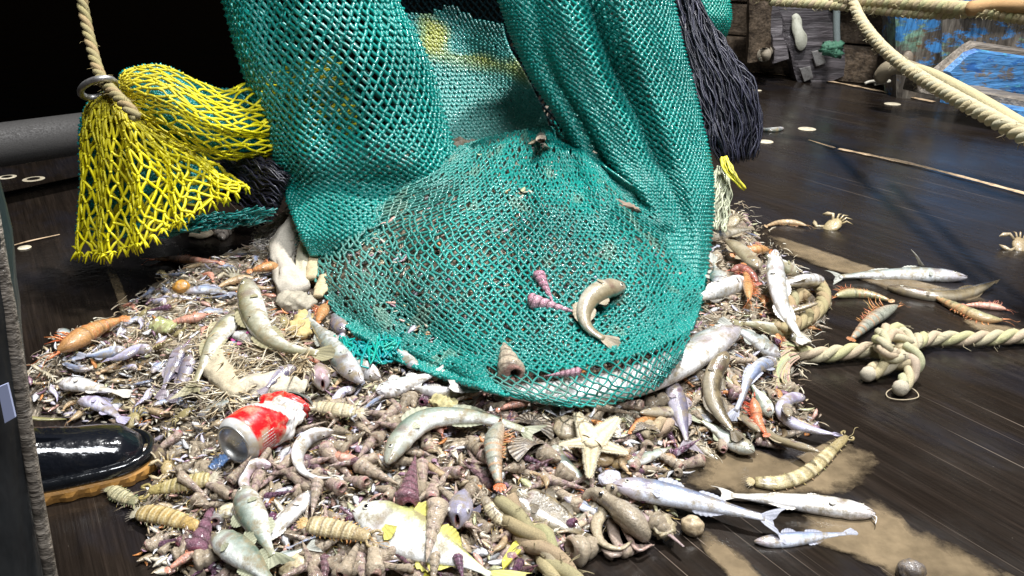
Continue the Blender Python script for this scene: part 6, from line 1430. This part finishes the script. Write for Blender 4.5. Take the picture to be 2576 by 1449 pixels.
n_a = scatter(330, LOWZ, (370,1000,1770,1480), KB, 21.5, seed=21)
UPZ = [(330,780),(420,700),(570,650),(700,600),(760,760),(960,930),(1000,1000),(800,1040),(560,1080),(400,1050),(140,1050),(80,960),(300,860)]
KU = [('small pale whelk', PAL_W, .014, .024, 'whelk_shell', 'whelk', 'pale whelks in the heap', 30), ('small muddy turret shell', TUR, .025, .045, 'turret_shell', 'turret shell', 'muddy turret shells in the heap', 40), ('small brown whelk', WHE, .015, .026, 'whelk_shell', 'whelk', 'whelks in the heap', 30)]
n_b = scatter(46, UPZ, (80,590,1000,1080), KU, 40, (-.003, .004), seed=22)
RZ = [(1775,540),(1880,560),(1930,640),(2040,720),(2070,820),(2000,900),(1990,1000),(2000,1100),(1900,1130),(1740,1140),(1690,1000),(1760,900),(1790,760)]
n_c = scatter(60, RZ, (1690,540,2080,1140), [(a[0].replace('muddy', 'drab'),)+a[1:] for a in KB[:3]]+[('cream whelk',)+KB[3][1:]], 34, (-.003, .008), seed=23)
KN = [('netted brown turret shell', TUR, .045, .07, 'turret_shell', 'turret shell', 'shells showing through the net', 35), ('netted brown whelk', WHE, .028, .042, 'whelk_shell', 'whelk', 'shells showing through the net', 40), ('netted pale whelk', PAL_W, .02, .034, 'whelk_shell', 'whelk', 'shells showing through the net', 16), ('netted purple shell', TUP, .035, .05, 'turret_shell', 'turret shell', 'shells showing through the net', 20)]
n_d = scatter(120, NETZ, (740,420,1780,1010), KN, 52, (-.016, -.010), seed=24, heroslack=-30)
print('SHELLS', n_a, n_b, n_c, n_d)
# small fish and shrimps repeated through the heap
def copy_tree(o, loc, rz, sc):
    from mathutils import Euler
    c_ = o.copy(); C.objects.link(c_); c_.location = loc; c_.rotation_euler = Euler((0, 0, rz)); c_.scale = (sc, sc, sc)
    for ch in o.children:
        d = ch.copy(); C.objects.link(d); d.parent = c_
    return c_
SRC = {o['label']: o for o in bpy.data.objects if o.parent is None and o.get('label')}
def spread(n, zone, box, srcs, mind, seed, sc=(.5, .9), lift=(-.003, .006)):
    rs = random.Random(seed); k_ = 0; tr = 0; loc_ = []
    while k_ < n and tr < 9000:
        tr += 1; x = rs.uniform(box[0], box[2]); y = rs.uniform(box[1], box[3])
        if not in_poly(x, y, zone) or near_hero(x, y, 2) or any(math.hypot(x-a, y-b) < mind for a, b in loc_): continue
        what, key, cat, nm, grp = rs.choice(srcs); o = SRC[key]; p = PH(x, y, 0); s = rs.uniform(*sc)
        q0 = PH(o_px[key][0], o_px[key][1], 0) if False else None
        c_ = copy_tree(o, (p.x, p.y, max(p.z, 0)+.006+rs.uniform(*lift)), rs.uniform(0, 6.28), s); c_.name = nm
        c_['group'] = grp; c_['category'] = cat; autolabel(c_, what, x, y); loc_.append((x, y)); k_ += 1
    return k_
FS = [('small silver fish','small bright silver fish on the weed behind the orange lump','fish','fish','small fish in the heap'),
      ('small tan shrimp','small tan shrimp in the weed behind the silver fish','shrimp','shrimp','small shrimps in the heap'),
      ('orange pink shrimp','orange legged tan shrimp in the straw in the heap middle left','shrimp','shrimp','small shrimps in the heap'),
      ('small olive crab','olive crab tucked among weed above the boot','crab','crab','small crabs in the heap'),
      ('small lavender fish','lavender slender fish curving over the blue silver fish','fish','fish','small fish in the heap')]
spread(76, UPZ, (80,590,1000,1080), [FS[0], FS[0], FS[4], FS[1], FS[2], FS[3]], 24, 31, (.4, .85))
FR = [('small drab fish','grey tan fish lying across the far right rim of the heap','fish','fish','small fish in the heap'),('small red legged shrimp','orange shrimp with red legs at the far right heap rim','shrimp','shrimp','small shrimps in the heap'),
      ('little silver fish','small blue silver fish lying alone on the wet boards below the catfish','fish','fish','small fish in the heap'), FS[1]]
spread(34, RZ, (1690,540,2080,1140), FR, 32, 32, (.35, .6))
spread(12, LOWZ, (420,1040,1720,1440), [FR[2], FS[2], FS[1]], 90, 33, (.5, .8), (.008, .014))
spread(26, NETZ, (740,430,1780,980), [('netted silver fish',)+FR[2][1:4]+('small fish showing through the net',), ('netted pink shrimp',)+FS[2][1:4]+('shrimps showing through the net',)], 80, 34, (.7, 1.0), (-.024, -.018))
finish_labels()
